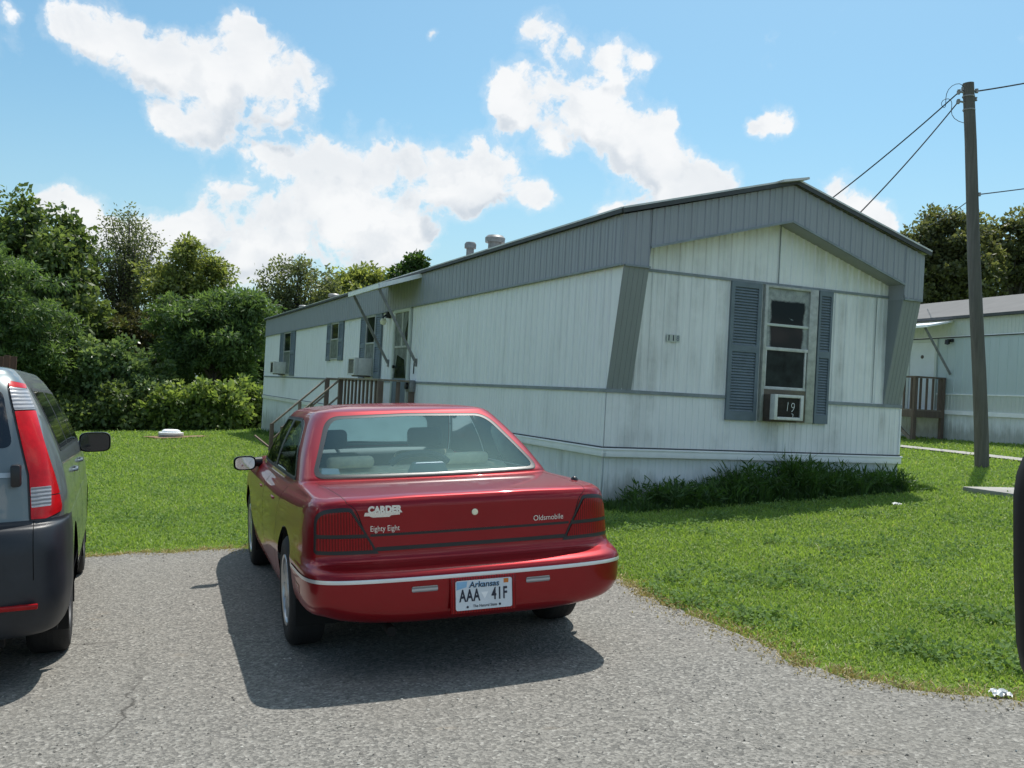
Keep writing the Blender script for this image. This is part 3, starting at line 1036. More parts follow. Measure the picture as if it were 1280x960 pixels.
npz = float(ground_z(11.6, 26))
np_ = thing('wooden_porch', 'small dark wooden porch with a railing at the pale neighbouring trailer', 'porch', (12.5 - .293 * 3.2, 23.65 + .956 * 3.2, nbz), NA)


def NP(b_, name, m='wood_dark'):
    for i, p in enumerate(b_.v): b_.v[i] = (p[0], p[1] - 3.2, p[2])
    return b_.build(name, MT[m], np_)


b = MB()
for i in range(8): b.box(-.08 - i * .12 - .11, -.08 - i * .12, 2.35, 4.5, .70, .74)
NP(b, 'decking', 'wood')
b = MB(); b.box(-1.06, -1.02, 2.35, 4.5, .52, .70); b.box(-1.02, -.08, 2.31, 2.35, .52, .70); NP(b, 'skirt_board')
for x, y in ((-1.0, 2.38), (-1.0, 3.4), (-1.0, 4.45), (-.1, 2.38)):
    b = MB(); b.box(x - .05, x + .05, y - .05, y + .05, -.4, 1.62); NP(b, 'post')
for i in range(7):
    y = 2.52 + i * .28
    b = MB(); b.box(-1.02, -.98, y - .025, y + .025, .74, 1.58); NP(b, 'baluster')
for i in range(4):
    x = -.22 - i * .2
    b = MB(); b.box(x - .025, x + .025, 2.36, 2.40, .74, 1.58); NP(b, 'baluster')
b = MB(); b.box(-1.06, -.94, 2.3, 4.5, 1.585, 1.63); b.box(-.94, -.05, 2.32, 2.44, 1.586, 1.631); NP(b, 'rail')
b = MB(); b.bar((-1.02, 2.4, -.1), (-1.02, 3.4, .55), .05, .09); NP(b, 'knee_brace', 'wood')

# ================================================================= pole and wires
pz = float(ground_z(8.36, 16.8))
TOP = Vector((7.775, 16.8, 7.37))
pole = thing('utility_pole', 'tall weathered wooden utility pole leaning slightly left on the lawn', 'utility pole', (8.36, 16.8, pz))
b = MB(); rel = TOP - Vector((8.36, 16.8, pz))
b.tube([rel * t + Vector((.01 * math.sin(t * 9), 0, -.1 * (t == 0))) for t in (0, .1, .25, .4, .55, .7, .85, 1.0)], [.122, .119, .115, .111, .107, .103, .099, .095], 20)
b.build('shaft', MT['pole'], pole)
b = MB()
for t in (.965, .93): b.lathe([(.104, -.012), (.108, 0), (.104, .012)], 20, T=Matrix.Translation(rel * t))
b.build('band', MT['galv'], pole)
for dz, dx in ((-.18, -.16), (-.35, -.16), (-.15, .15), (-.3, .14)):
    b = MB(); b.tube([rel + Vector((0, 0, dz)), rel + Vector((dx, -.02, dz + .02))], .018, 8)
    b.lathe([(0, -.04), (.03, -.03), (.02, 0), (.03, .03), (0, .04)], 10, T=Matrix.Translation(rel + Vector((dx, -.02, dz + .02)))); b.build('hook', MT['galv'], pole)


def wire(pts, r, label, sag=.0, group=None, n=16):
    a, c = Vector(pts[0]), Vector(pts[-1])
    P = []
    if len(pts) == 2:
        for i in range(n + 1):
            t = i / n
            P.append(a.lerp(c, t) - Vector((0, 0, sag * 4 * t * (1 - t))))
    else:
        P = [Vector(p) for p in pts]
    t = thing('cable', label, 'cable', P[0], 0, group)
    m = MB(); m.tube([p - P[0] for p in P], r, 6); m.build('strand', MT['wire'], t)
    clamp = MB(); clamp.tube([(0, 0, -.03), (0, 0, .03)], .03, 8); clamp.build('clamp', MT['galv'], t)
    return t


wire([TOP + Vector((-.17, -.02, -.18)), hw(4.8, 4.5, 3.88)], .012, 'upper black service cable from the pole down to the white trailer roof', .16)
wire([TOP + Vector((-.17, -.02, -.35)), hw(4.8, 2.1, 3.86)], .011, 'lower black service cable from the pole down to the white trailer roof', .12)
wire([TOP + Vector((.15, -.02, -.14)), at(1420, 72, 19)], .014, 'thick black cable running off to the right from the pole top', .05)
wire([at(1224, 243, 16.75), at(1420, 215, 20)], .011, 'thin cable leaving the pole to the right, halfway up', .02)
wire([at(1212, 250, 16.85), at(1160, 282, 30)], .009, 'thin cable running left from the pole into the treetops', .05)
lo = []
for k in range(26):
    a = k / 25
    p = TOP + Vector((-.08 - .36 * math.sin(a * math.pi) + .05 * math.sin(a * 19), -.04 + .05 * math.cos(a * 15), -.10 - .50 * a + .13 * math.sin(a * 11)))
    lo.append(p)
wire(lo, .0055, 'tangle of looped black wire at the top of the pole')

# ================================================================= odds and ends
def crumple(name, label, cat, x, y, s, m, z=.02):
    t = thing(name, label, cat, (x, y, float(ground_z(x, y))))
    n = 9
    vs, fs = [], []
    for j in range(n):
        for i in range(n):
            vs.append((s * (i / (n - 1) - .5) * 1.4 + random.uniform(-.08, .08) * s, s * (j / (n - 1) - .5) + random.uniform(-.08, .08) * s, z + s * random.uniform(.0, .42)))
    for j in range(n - 1):
        for i in range(n - 1): fs.append((j * n + i, j * n + i + 1, (j + 1) * n + i + 1, (j + 1) * n + i))
    b_ = MB(); b_.add(vs, fs); b_.build('sheet', m, t)
    return t


crumple('litter', 'crumpled white paper at the driveway edge beside the lawn', 'litter', 2.37, 4.49, .06, MT['paper'])
crumple('litter', 'small scrap of white paper in the grass at the shadow corner of the trailer', 'litter', 4.65, 11.35, .07, MT['paper'], .05)

fn = thing('plank_fence', 'red-brown plank fence behind the parked SUV at the far left', 'fence', (-12.0, 22.0, float(ground_z(-12, 22))))
for i in range(26):
    x = .47 - i * .155
    b = MB(); h = 2.45 + .02 * math.sin(i * 2.1); z0_ = float(ground_z(-12 + x, 22)) - fn.location.z
    b.box(x - .072, x + .072, -.012, .012, z0_ + .03, h); b.build('plank', MT['brown_fence'], fn, .004)
b = MB(); b.box(-3.8, .3, .013, .05, .5, .6); b.box(-3.8, .3, .013, .05, 1.8, 1.9); b.build('rail', MT['brown_fence'], fn)

# wing mirror of the vehicle the photograph was taken from
mir = thing('wing_mirror', 'black wing mirror close by at the right edge of the picture', 'wing mirror', (.556, .80, 1.372), 0)
mir.rotation_euler = (0, -ROLL - .012, R(-8))
b = MB()
nseg = 28
ring = []
for k in range(nseg):
    a = 2 * math.pi * k / nseg
    ca, sa = math.cos(a), math.sin(a)
    ring.append((math.copysign(abs(ca) ** .42, ca) * .105, math.copysign(abs(sa) ** .42, sa) * .127))
prof = [(.0, 1.0), (.02, 1.02), (.05, .97), (.085, .80), (.105, .5), (.112, 0.0)]
vs, fs = [], []
for y, k in prof:
    for x, z in ring: vs.append((x * k, y, z * k))
for i in range(len(prof) - 1):
    for k in range(nseg):
        k2 = (k + 1) % nseg
        fs.append((i * nseg + k, i * nseg + k2, (i + 1) * nseg + k2, (i + 1) * nseg + k))
b.add(vs, fs, 0, True); b.build('housing', MT['mirror_black'], mir, 0, 60)
b = MB(); b.add([(x * .93, .006, z * .93) for x, z in ring], [tuple(range(nseg))]); b.build('mirror_glass', MT['glass_dark'], mir)
b = MB(); b.tube([(.08, .05, -.09), (.17, .06, -.12), (.26, .05, -.13)], [.03, .028, .04], 12); b.build('arm', MT['mirror_black'], mir)

# ================================================================= car bodies as one smooth surface S(u, v)
def pchip_slopes(Y):
    d = Y[1:] - Y[:-1]
    m = np.zeros_like(Y)
    a, b = d[:-1], d[1:]
    s = a * b
    with np.errstate(divide='ignore', invalid='ignore'):
        h = np.where(s > 0, 2 * s / (a + b), 0)
    # soften the limiter a little so shallow bends stay round
    m[1:-1] = np.where(s > 0, .5 * h + .25 * np.clip((a + b), -3 * np.minimum(abs(a), abs(b)) * 2, 3 * np.minimum(abs(a), abs(b)) * 2), 0)
    m[0], m[-1] = d[0], d[-1]
    return m


def hermite(y0, y1, m0, m1, t):
    t2, t3 = t * t, t * t * t
    return y0 * (2 * t3 - 3 * t2 + 1) + m0 * (t3 - 2 * t2 + t) + y1 * (-2 * t3 + 3 * t2) + m1 * (t3 - t2)


class Surf:
    """ctrl[nv, nu, 3]: rings from the sill up to the roof centre, right half only (x >= 0)"""
    def __init__(self, ctrl):
        self.c = np.asarray(ctrl, float)
        self.nv, self.nu = self.c.shape[:2]
        C = np.moveaxis(self.c, 1, 0)            # nu first
        self.C = C
        self.mu = pchip_slopes(C)
        self.mu[0, :, 1:] = 0                     # flat across the centre line
        self.mu[-1, :, 1:] = 0

    def pos(self, u, v):
        u = np.clip(np.asarray(u, float), 0, self.nu - 1)
        v = np.clip(np.asarray(v, float), 0, self.nv - 1)
        i = np.clip(u.astype(int), 0, self.nu - 2)
        t = (u - i)[:, None, None]
        P = hermite(self.C[i], self.C[i + 1], self.mu[i], self.mu[i + 1], t)   # N, nv, 3
        P = np.moveaxis(P, 1, 0)
        m = pchip_slopes(P)
        j = np.clip(v.astype(int), 0, self.nv - 2)
        n = np.arange(len(u))
        s = (v - j)[:, None]
        return hermite(P[j, n], P[j + 1, n], m[j, n], m[j + 1, n], s)

    def normal(self, u, v, e=.03):
        u = np.asarray(u, float); v = np.asarray(v, float)
        du = self.pos(u + e, v) - self.pos(u - e, v)
        dv = self.pos(u, v + e) - self.pos(u, v - e)
        n = np.cross(du, dv)
        n[(u < 1e-4) | (u > self.nu - 1 - 1e-4), 0] = 0
        l = np.linalg.norm(n, axis=1, keepdims=True)
        bad = l[:, 0] < 1e-9
        n[bad] = (0, 0, 1); l[bad] = 1
        return n / l

    def inv(self, pts, ax, guess):
        pts = np.asarray(pts, float)
        u = np.full(len(pts), float(guess[0])); v = np.full(len(pts), float(guess[1]))
        e = 1e-3
        for it in range(60):
            p = self.pos(u, v)[:, ax]
            r = pts - p
            a = (self.pos(u + e, v)[:, ax] - p) / e
            b = (self.pos(u, v + e)[:, ax] - p) / e
            det = a[:, 0] * b[:, 1] - a[:, 1] * b[:, 0]
            det = np.where(abs(det) < 1e-7, 1e-7, det)
            du = (r[:, 0] * b[:, 1] - r[:, 1] * b[:, 0]) / det
            dv = (a[:, 0] * r[:, 1] - a[:, 1] * r[:, 0]) / det
            u = np.clip(u + np.clip(du, -.35, .35), 0, self.nu - 1.001)
            v = np.clip(v + np.clip(dv, -.35, .35), 0, self.nv - 1.001)
        return np.stack([u, v], 1)


def densify(poly, step=.02, closed=True):
    out = []
    n = len(poly)
    for i in range(n if closed else n - 1):
        a, b = np.array(poly[i], float), np.array(poly[(i + 1) % n], float)
        k = max(1, int(np.linalg.norm(b - a) / step))
        for j in range(k): out.append(a + (b - a) * j / k)
    if not closed: out.append(np.array(poly[-1], float))
    return np.array(out)


def round_poly(poly, r, n=5):
    out = []
    m = len(poly)
    rr = r if isinstance(r, (list, tuple)) else [r] * m
    for i in range(m):
        p0, p, p1 = (Vector(poly[(i + k) % m]) for k in (-1, 0, 1))
        if rr[i] <= 0:
            out.append(tuple(p)); continue
        a = p + (p0 - p).normalized() * min(rr[i], (p0 - p).length * .48)
        b = p + (p1 - p).normalized() * min(rr[i], (p1 - p).length * .48)
        for k in range(n + 1):
            t = k / n
            out.append(tuple(a * (1 - t) ** 2 + p * 2 * t * (1 - t) + b * t * t))
    return out


def in_poly(P, poly):
    x, y = P[:, 0], P[:, 1]
    res = np.zeros(len(P), bool)
    n = len(poly)
    for i in range(n):
        x0, y0 = poly[i]; x1, y1 = poly[(i + 1) % n]
        c = ((y0 > y) != (y1 > y))
        if not c.any(): continue
        with np.errstate(divide='ignore', invalid='ignore'):
            xi = (x1 - x0) * (y - y0) / (y1 - y0) + x0
        res ^= c & (x < xi)
    return res


def panelise(S, regions, du=.2, dv=.2):
    """cut the (u, v) sheet along every region outline; later regions win. -> {name: (uv, tris)}"""
    gu = np.arange(0, S.nu - 1 + 1e-9, du); gv = np.arange(0, S.nv - 1 + 1e-9, dv)
    pts, edges = [], []
    U, Vv = np.meshgrid(gu, gv)
    pts += [tuple(p) for p in np.stack([U.ravel(), Vv.ravel()], 1)]
    k = len(pts)
    um, vm = S.nu - 1, S.nv - 1
    for name, poly in regions:
        n = len(poly)
        base = len(pts)
        pts += [tuple(p) for p in poly]
        edges += [(base + i, base + (i + 1) % n) for i in range(n)]
    cor = len(pts)
    pts += [(0, 0), (um, 0), (um, vm), (0, vm)]
    edges += [(cor, cor + 1), (cor + 1, cor + 2), (cor + 2, cor + 3), (cor + 3, cor)]
    vo, eo, fo, *_ = delaunay_2d_cdt([Vector(p) for p in pts], edges, [], 0, 1e-5)
    vo = np.array([tuple(p) for p in vo])
    fo = np.array([f for f in fo if len(f) == 3], int)
    cen = vo[fo].mean(1)
    ok = (cen[:, 0] > 0) & (cen[:, 0] < um) & (cen[:, 1] > 0) & (cen[:, 1] < vm)
    fo, cen = fo[ok], cen[ok]
    own = np.zeros(len(fo), int)
    names = ['body']
    for name, poly in regions:
        if name not in names: names.append(name)
        own[in_poly(cen, poly)] = names.index(name)
    res = {}
    for i, nme in enumerate(names):
        f = fo[own == i]
        if not len(f): continue
        used, invx = np.unique(f, return_inverse=True)
        res[nme] = (vo[used], invx.reshape(-1, 3))
    return res


def skin(S, uvt, name, m, parent, side=0, off=0.0, flip=False, extra=None):
    """side 0: both halves in one mesh, 1: right only, -1: left only"""
    Vs, Fs, Ns = [], [], []
    items = uvt if isinstance(uvt, list) else [uvt]
    n0 = 0
    for uv, tri in items:
        p = S.pos(uv[:, 0], uv[:, 1]); nn = S.normal(uv[:, 0], uv[:, 1])
        p = p + nn * off
        g = np.cross(p[tri[:, 1]] - p[tri[:, 0]], p[tri[:, 2]] - p[tri[:, 0]])
        bad = (g * nn[tri].mean(1)).sum(1) < 0
        t2 = tri.copy(); t2[bad] = t2[bad][:, ::-1]
        for sgn in ((1, -1) if side == 0 else (side,)):
            q, qn, t = p.copy(), nn.copy(), t2.copy()
            if sgn < 0:
                q[:, 0] *= -1; qn[:, 0] *= -1; t = t[:, ::-1]
            Vs.append(q); Ns.append(qn); Fs.append(t + n0); n0 += len(q)
    V, F_, Nn = np.concatenate(Vs), np.concatenate(Fs), np.concatenate(Ns)
    if flip: F_ = F_[:, ::-1]; Nn = -Nn
    return fast_mesh(name, V, F_, m, parent, smooth=True, normals=Nn)


def lathe_x(mb, prof, sgn, y, z, n=40, mi=0):
    """prof (r, x-out) about the axle; sgn the side"""
    T = Matrix.Translation((0, y, z)) @ Matrix.Rotation(R(90 * sgn), 4, 'Y')
    mb.lathe(prof, n, mi, T)


def wheel(parent, sgn, y, xout, r, rim_r, width, spokes, style, rm='alloy'):
    """local z of the lathe runs outwards"""
    xo = xout
    t = MB()
    a = r - rim_r
    prof = [(rim_r - .012, xo - width + .02), (rim_r + .01, xo - width + .006), (r - .035, xo - width + .002), (r - .008, xo - width + .02), (r, xo - width + .045),
            (r, xo - .05), (r - .006, xo - .022), (r - .03, xo - .004), (r - a * .55, xo + .002), (rim_r + .014, xo - .004), (rim_r - .004, xo - .016)]
    lathe_x(t, prof, sgn, y, r, 48)
    w = bpy.data.objects.new('wheel', None)
    col.objects.link(w); w.parent = parent
    for groove in (-.03, 0, .03):
        xg = xo - width / 2 + groove
        lathe_x(t, [(r + .0008, xg - .004), (r + .0015, xg - .0035), (r + .0015, xg + .0035), (r + .0008, xg + .004)], sgn, y, r, 48)
    t.build('tyre', MT['tyre'], w, 0, 50)
    m = MB()
    lathe_x(m, [(rim_r, xo - width * .9), (rim_r - .02, xo - .06), (rim_r - .005, xo - .02), (rim_r + .004, xo - .008), (rim_r + .002, xo - .002), (rim_r - .014, xo - .006), (rim_r - .026, xo - .03)], sgn, y, r, 48)
    lathe_x(m, [(.066, xo - .03), (.06, xo - .012), (.035, xo - .006), (0, xo - .005)], sgn, y, r, 24)
    for k in range(spokes):
        an = 2 * math.pi * k / spokes
        T = Matrix.Translation((0, y, r)) @ Matrix.Rotation(R(90 * sgn), 4, 'Y') @ Matrix.Rotation(an, 4, 'Z')
        wd = style
        m.prism([(.045, -wd), (rim_r - .02, -wd * .75), (rim_r - .02, wd * .75), (.045, wd)], 2, xo - .034, xo - .014, 0, T)
    m.build('rim', MT[rm], w, 0, 40)
    b = MB()
    lathe_x(b, [(rim_r - .01, xo - .075), (0, xo - .075)], sgn, y, r, 32)
    lathe_x(b, [(.12, xo - .07), (.12, xo - .055), (0, xo - .055)], sgn, y, r, 32, )
    b.build('brake_disc', MT['black_void'], w)
    return w


def arch_poly(S, yc, zc, r, guess, zmin):
    """wheel opening as a (u, v) outline that runs off the bottom of the sheet"""
    a0 = math.asin(max(-1, min(1, (zmin - zc) / r)))
    an = np.linspace(a0, math.pi - a0, 40)
    P = np.stack([yc + r * np.cos(an), zc + r * np.sin(an)], 1)
    uv = S.inv(P, [1, 2], guess)
    return np.concatenate([[(uv[0, 0], -.6)], uv, [(uv[-1, 0], -.6)]])


def slope_matrix(x, y, yaw):
    n = Vector((-GA, -GB, 1)).normalized()
    f = Vector((-math.sin(yaw), math.cos(yaw), 0)); f.z = GA * f.x + GB * f.y; f.normalize()
    r = f.cross(n)
    M_ = Matrix((r, f, n)).transposed().to_4x4()
    M_.translation = (x, y, GA * x + GB * y + GC + .006)
    return M_


# ----------------------------------------------------------------- the red saloon
CO = [(0, 0), (.35, .004), (.62, .02), (.82, .058), (.925, .12), (.972, .21), (.992, .34), (1, .55), (1, 1.08), (1, 1.9), (1, 2.6), (1, 3.3),
      (1, 3.89), (.985, 4.35), (.94, 4.7), (.80, 4.93), (.5, 5.05), (0, 5.09)]
NU = len(CO)
# z rear, W rear, inset rear | W side, z side | z front, inset front
RG = [(.285, .775, .20, .76, .215, .20, .25), (.305, .865, .075, .835, .225, .21, .12), (.345, .880, .030, .87, .29, .28, .05), (.43, .888, .008, .892, .41, .40, .01),
      (.528, .893, .0, .905, .51, .50, .0), (.564, .893, .010, .907, .55, .535, .01), (.588, .886, .045, .907, .58, .555, .04), (.610, .884, .112, .906, .61, .575, .07),
      (.640, .880, .135, .905, .64, .60, .085), (.77, .876, .140, .903, .735, .66, .10), (.880, .860, .138, .890, .825, .715, .13), (.928, .842, .150, .868, .872, .745, .18),
      (.946, .822, .185, .845, .900, .765, .25)]
G0 = [(0, .93), (.32, .94), (.56, .965), (.715, 1.005), (.775, 1.06), (.798, 1.14), (.805, 1.25), (.811, 1.40), (.815, 1.60), (.817, 2.1), (.817, 2.6), (.812, 3.1),
      (.80, 3.4), (.78, 3.6), (.72, 3.75), (.6, 3.82), (.35, 3.9), (0, 3.92)]
G1 = [(0, 1.63), (.27, 1.635), (.435, 1.65), (.545, 1.675), (.592, 1.715), (.615, 1.77), (.625, 1.84), (.630, 1.92), (.635, 2.02), (.638, 2.25), (.638, 2.5), (.63, 2.78),
      (.615, 2.93), (.59, 3.0), (.54, 3.05), (.45, 3.08), (.25, 3.11), (0, 3.12)]


def car_rings_red():
    out = []
    for i, (z, w, yr, ws, zs, zf, yf) in enumerate(RG):
        row = []
        for c, (fx, y) in enumerate(CO):
            ks = float(np.interp(c, [7.2, 9], [0, 1]))
            kz = float(np.interp(c, [4.5, 9], [0, 1])) if i > 8 else ks
            kf = float(np.interp(c, [12, 15], [0, 1]))
            ww = w + (ws - w) * ks
            zz = z + (zs - z) * kz
            if i > 8: zz -= .016 * float(np.interp(c, [1, 4, 6], [0, 1, .4]))
            if i < 3: zz += .045 * float(np.interp(c, [1.5, 4, 7, 8], [0, 1, 1, 0]))
            zz = zz + (zf - zz) * kf
            yy = yr + (y / 5.09) * (5.09 - yr - yf)
            row.append((fx * ww, yy, zz))
        out.append(row)
    top = out[-1]
    z0 = [.958 + (.926 - .958) * float(np.interp(c, [3.5, 8], [0, 1])) + (.0 if c < 12 else .05 * (c - 12) / 5) for c in range(NU)]
    mid = [(t[0] + (g[0] - t[0]) * .5, t[1] + (g[1] - t[1]) * .5, t[2] + (z - t[2]) * .5 + (.008 if c < 4 else .003) + (.05 if c >= 14 else 0)) for c, (t, g, z) in enumerate(zip(top, G0, z0))]
    out.append(mid)
    out.append([(g[0], g[1], z) for g, z in zip(G0, z0)])
    for k, bul in ((.08, .004), (.5, .022)):
        out.append([(a[0] + (b[0] - a[0]) * k + (bul if c > 3 and c < 15 else 0), a[1] + (b[1] - a[1]) * k + (-bul if c < 5 else (bul if c > 14 else 0)), z + (1.335 - z) * k) for c, (a, b, z) in enumerate(zip(G0, G1, z0))])
    out.append([(g[0], g[1], 1.338) for g in G1])
    yc = 2.38
    for k, z in ((.93, 1.362), (.80, 1.378), (.45, 1.396), (.0, 1.402)):
        out.append([(g[0] * k, yc + (g[1] - yc) * k, z) for g in G1])
    return out


RS = Surf(car_rings_red())
V_G0, V_G1 = 14, 17
car = thing('saloon_car', 'dark red four-door saloon car with white licence plate parked on the asphalt facing the trailer', 'car', mat=slope_matrix(-.062, 4.9453, .338))

reg = []
# trunk lid with its dark shut line
lid_o = [(-.5, 8.28), (2.02, 8.28), (2.52, 10.2), (2.84, 11.0), (3.03, 12.0), (3.05, 13.0), (3.05, 13.86), (-.5, 13.86)]
lid_i = [(-.5, 8.33), (1.99, 8.33), (2.49, 10.2), (2.81, 11.0), (2.995, 12.0), (3.015, 13.0), (3.015, 13.82), (-.5, 13.82)]
reg.append(('gap', densify(lid_o, .1)))
reg.append(('lid', densify(lid_i, .1)))
# tail lamps: black surround, two lens fields
sur = round_poly([(.512, .655), (.645, .892), (.70, .896), (.785, .884), (.822, .848), (.828, .655)], [0, .01, .05, .06, .05, .02])
lens_u = round_poly([(.583, .758), (.653, .875), (.77, .869), (.808, .835), (.812, .758)], [.005, .015, .05, .05, .008])
lens_l = round_poly([(.537, .675), (.572, .738), (.813, .738), (.815, .675)], [.005, .005, .008, .008])
gR = (3.2, 9.5)
reg.append(('surround', RS.inv(densify(sur, .02), [0, 2], gR)))
reg.append(('lens_upper', RS.inv(densify(lens_u, .02), [0, 2], gR)))
reg.append(('lens_lower', RS.inv(densify(lens_l, .02), [0, 2], gR)))
# two black lines across the lid between the lamps
for nm, z0, z1, xe in (('line', .743, .756, .553), ('line', .668, .688, .525)):
    P = RS.inv(densify([(1e-4, z0), (xe, z0), (xe, z1), (1e-4, z1)], .03), [0, 2], (1, 9))
    P[P[:, 0] < .02, 0] = -.2
    reg.append((nm, P))
# bumper, its bright strip and reversing lamps
reg.append(('bumper', densify([(-.5, -.5), (7.46, -.5), (7.46, 6.75), (-.5, 6.75)], .15)))
reg.append(('strip', densify([(-.5, 4.02), (7.40, 4.02), (7.40, 4.42), (-.5, 4.42)], .15)))
reg.append(('reverse', RS.inv(densify(round_poly([(.240, .470), (.375, .470), (.375, .499), (.240, .499)], .008), .01), [0, 2], (1.2, 3.6))))
reg.append(('marker', RS.inv(densify(round_poly([(.42, .43), (.55, .43), (.55, .475), (.42, .475)], .006), .02), [1, 2], (6.2, 3.6))))
# doors with shut lines, cut below the side glass
for nm, y0, y1, y0b in (('door_rear', 1.56, 2.44, 1.70), ('door_front', 2.455, 3.62, 2.455)):
    po_ = [(y0b, .27), (y1, .27), (y1, .905), (y0 - .16 if nm == 'door_rear' else y0, .905), (y0, .62)] if nm == 'door_rear' else [(y0, .27), (y1 - .05, .27), (y1, .60), (y1, .905), (y0, .905)]
    inn = [(p[0] + (.006 if p[0] < (y0 + y1) / 2 else -.006), p[1] + (.006 if p[1] < .5 else 0)) for p in po_]
    reg.append(('gap', RS.inv(densify(po_, .05), [1, 2], (9, 8))))
    reg.append((nm, RS.inv(densify(inn, .05), [1, 2], (9, 8))))
# glass
rw_o = round_poly([(1e-4, .969), (.729, .976), (.555, 1.328), (1e-4, 1.340)], [0, .07, .09, 0], 8)
rw_f = round_poly([(1e-4, .974), (.723, .980), (.549, 1.322), (1e-4, 1.334)], [0, .065, .085, 0], 8)
rw_g = round_poly([(1e-4, .986), (.697, .992), (.531, 1.310), (1e-4, 1.321)], [0, .06, .08, 0], 8)
for nm, p in (('rear_seal', rw_o), ('rear_frit', rw_f), ('rear_glass', rw_g)):
    P = RS.inv(densify(p, .02), [0, 2], (1.5, 15.5))
    P[P[:, 0] < .02, 0] = -.2
    reg.append((nm, P))
ws_ = round_poly([(1e-4, 1.01), (.66, 1.01), (.52, 1.30), (1e-4, 1.318)], [0, .06, .08, 0], 8)
P = RS.inv(densify(ws_, .03), [0, 2], (15.5, 15.5)); P[P[:, 0] > NU - 1.03, 0] = NU - .8
reg.append(('windscreen', P))
dlo_o = round_poly([(1.24, .950), (3.46, .955), (2.90, 1.312), (1.99, 1.315), (1.80, 1.275)], [.05, .03, .05, .08, .08], 7)
dlo_i = round_poly([(1.27, .962), (3.43, .965), (2.89, 1.300), (1.99, 1.303), (1.815, 1.262)], [.05, .03, .05, .08, .08], 7)
g1 = round_poly([(1.31, .972), (2.36, .972), (2.33, 1.292), (1.99, 1.293), (1.83, 1.252)], [.05, .02, .02, .07, .07], 6)
g2 = round_poly([(2.45, .972), (3.38, .974), (2.87, 1.290), (2.42, 1.293)], [.02, .03, .05, .02], 6)
for nm, p in (('side_seal', dlo_o), ('side_pillar', dlo_i), ('glass_rear_door', g1), ('glass_front_door', g2)):
    reg.append((nm, RS.inv(densify(p, .03), [1, 2], (9, 15.5))))
# head lamps
reg.append(('headlamp', RS.inv(densify(round_poly([(.45, .60), (.80, .61), (.78, .71), (.47, .70)], .03), .03), [0, 2], (15.5, 9))))
# wheel openings last
RW, YR_, YF_ = .322, 1.08, 3.89
reg.append(('hole', arch_poly(RS, YR_, .325, .375, (8, 4), .235)))
reg.append(('hole', arch_poly(RS, YF_, .325, .375, (12.3, 4), .235)))
pan = panelise(RS, reg, .2, .2)

skin(RS, pan['body'], 'body', MT['red'], car)
bd = car.children[0]
skin(RS, pan['gap'], 'shut_line', MT['black_void'], bd, off=-.0008)
lid = skin(RS, pan['lid'], 'trunk_lid', MT['red'], car)
skin(RS, pan['line'], 'trim_line', MT['black_trim'], lid, off=.0015)
bump = skin(RS, pan['bumper'], 'rear_bumper', MT['red'], car)
skin(RS, pan['strip'], 'bumper_strip', MT['bright'], bump, off=.005)
for sd in (1, -1):
    sr = skin(RS, pan['surround'], 'tail_light', MT['black_trim'], car, sd, .002)
    skin(RS, pan['lens_upper'], 'lens', MT['lens_dark'], sr, sd, .006)
    skin(RS, pan['lens_lower'], 'lens', MT['lens_dark'], sr, sd, .006)
    skin(RS, pan['reverse'], 'reverse_light', MT['lens_white'], bump, sd, .003)
    skin(RS, pan['marker'], 'side_reflector', MT['lens_red'], bump, sd, .002)
    for k, g in (('door_rear', 'glass_rear_door'), ('door_front', 'glass_front_door')):
        dd = skin(RS, pan[k], 'door', MT['red'], car, sd)
        skin(RS, pan[g], 'side_window', MT['glass_side'], dd, sd)
        b = MB(); yh = 1.72 if k == 'door_rear' else 2.60
        b.box(.885 * sd - .012, .885 * sd + .012, yh, yh + .17, .79, .812); b.box(.895 * sd - .008, .895 * sd + .008, yh + .02, yh + .15, .793, .81)
        b.build('handle', MT['red'], dd, .008)
    sl_ = skin(RS, pan['side_seal'], 'window_surround', MT['seal'], car, sd, .004)
    skin(RS, pan['side_pillar'], 'pillar_trim', MT['black_trim'], sl_, sd, .003)
    skin(RS, pan['headlamp'], 'headlight', MT['lens_white'], car, sd, .003)
rs_ = skin(RS, pan['rear_seal'], 'rear_window', MT['seal'], car, off=.003)
skin(RS, pan['rear_frit'], 'frit_band', MT['black_trim'], rs_, off=.003)
skin(RS, pan['rear_glass'], 'pane', MT['glass_car'], rs_, off=.001)
skin(RS, pan['windscreen'], 'windscreen', MT['glass_car'], car)
# cabin lining just inside the greenhouse
body_uv, body_t = pan['body']
cen = body_uv[body_t].mean(1)
tri = body_t[cen[:, 1] > V_G0 + .1]
lin = skin(RS, (body_uv, tri), 'cabin_lining', MT['interior'], car, off=-.018, flip=True)
tri = body_t[(cen[:, 1] < V_G0)]

# floor, wheel tubs
b = MB()
b.box(-.70, .70, .75, 4.75, .25, .272); b.box(-.86, .86, .5, 4.6, .44, .455)  # wide upper plate added inside to stop light leaking through
for sd in (1, -1):
    for yy in (YR_, YF_):
        vs, fs = [], []
        n = 18
        for x in (.60, .875):
            for k in range(n + 1):
                a = math.pi * (-.12 + 1.24 * k / n)
                vs.append((sd * x, yy + .382 * math.cos(a), .325 + .382 * math.sin(a)))
        for k in range(n): fs.append((k, k + 1, n + 2 + k, n + 1 + k))
        vs.append((sd * .60, yy, .325)); fs += [(k, k + 1, 2 * n + 2) for k in range(n)]
        b.add(vs, fs)
b.box(-.60, .60, .30, .36, .26, .42)
b.build('underbody', MT['black_void'], car)
b = MB(); b.tube([(-.45, .9, .26), (-.45, .16, .245)], .026, 12); b.build('exhaust_pipe', MT['black_void'], car)
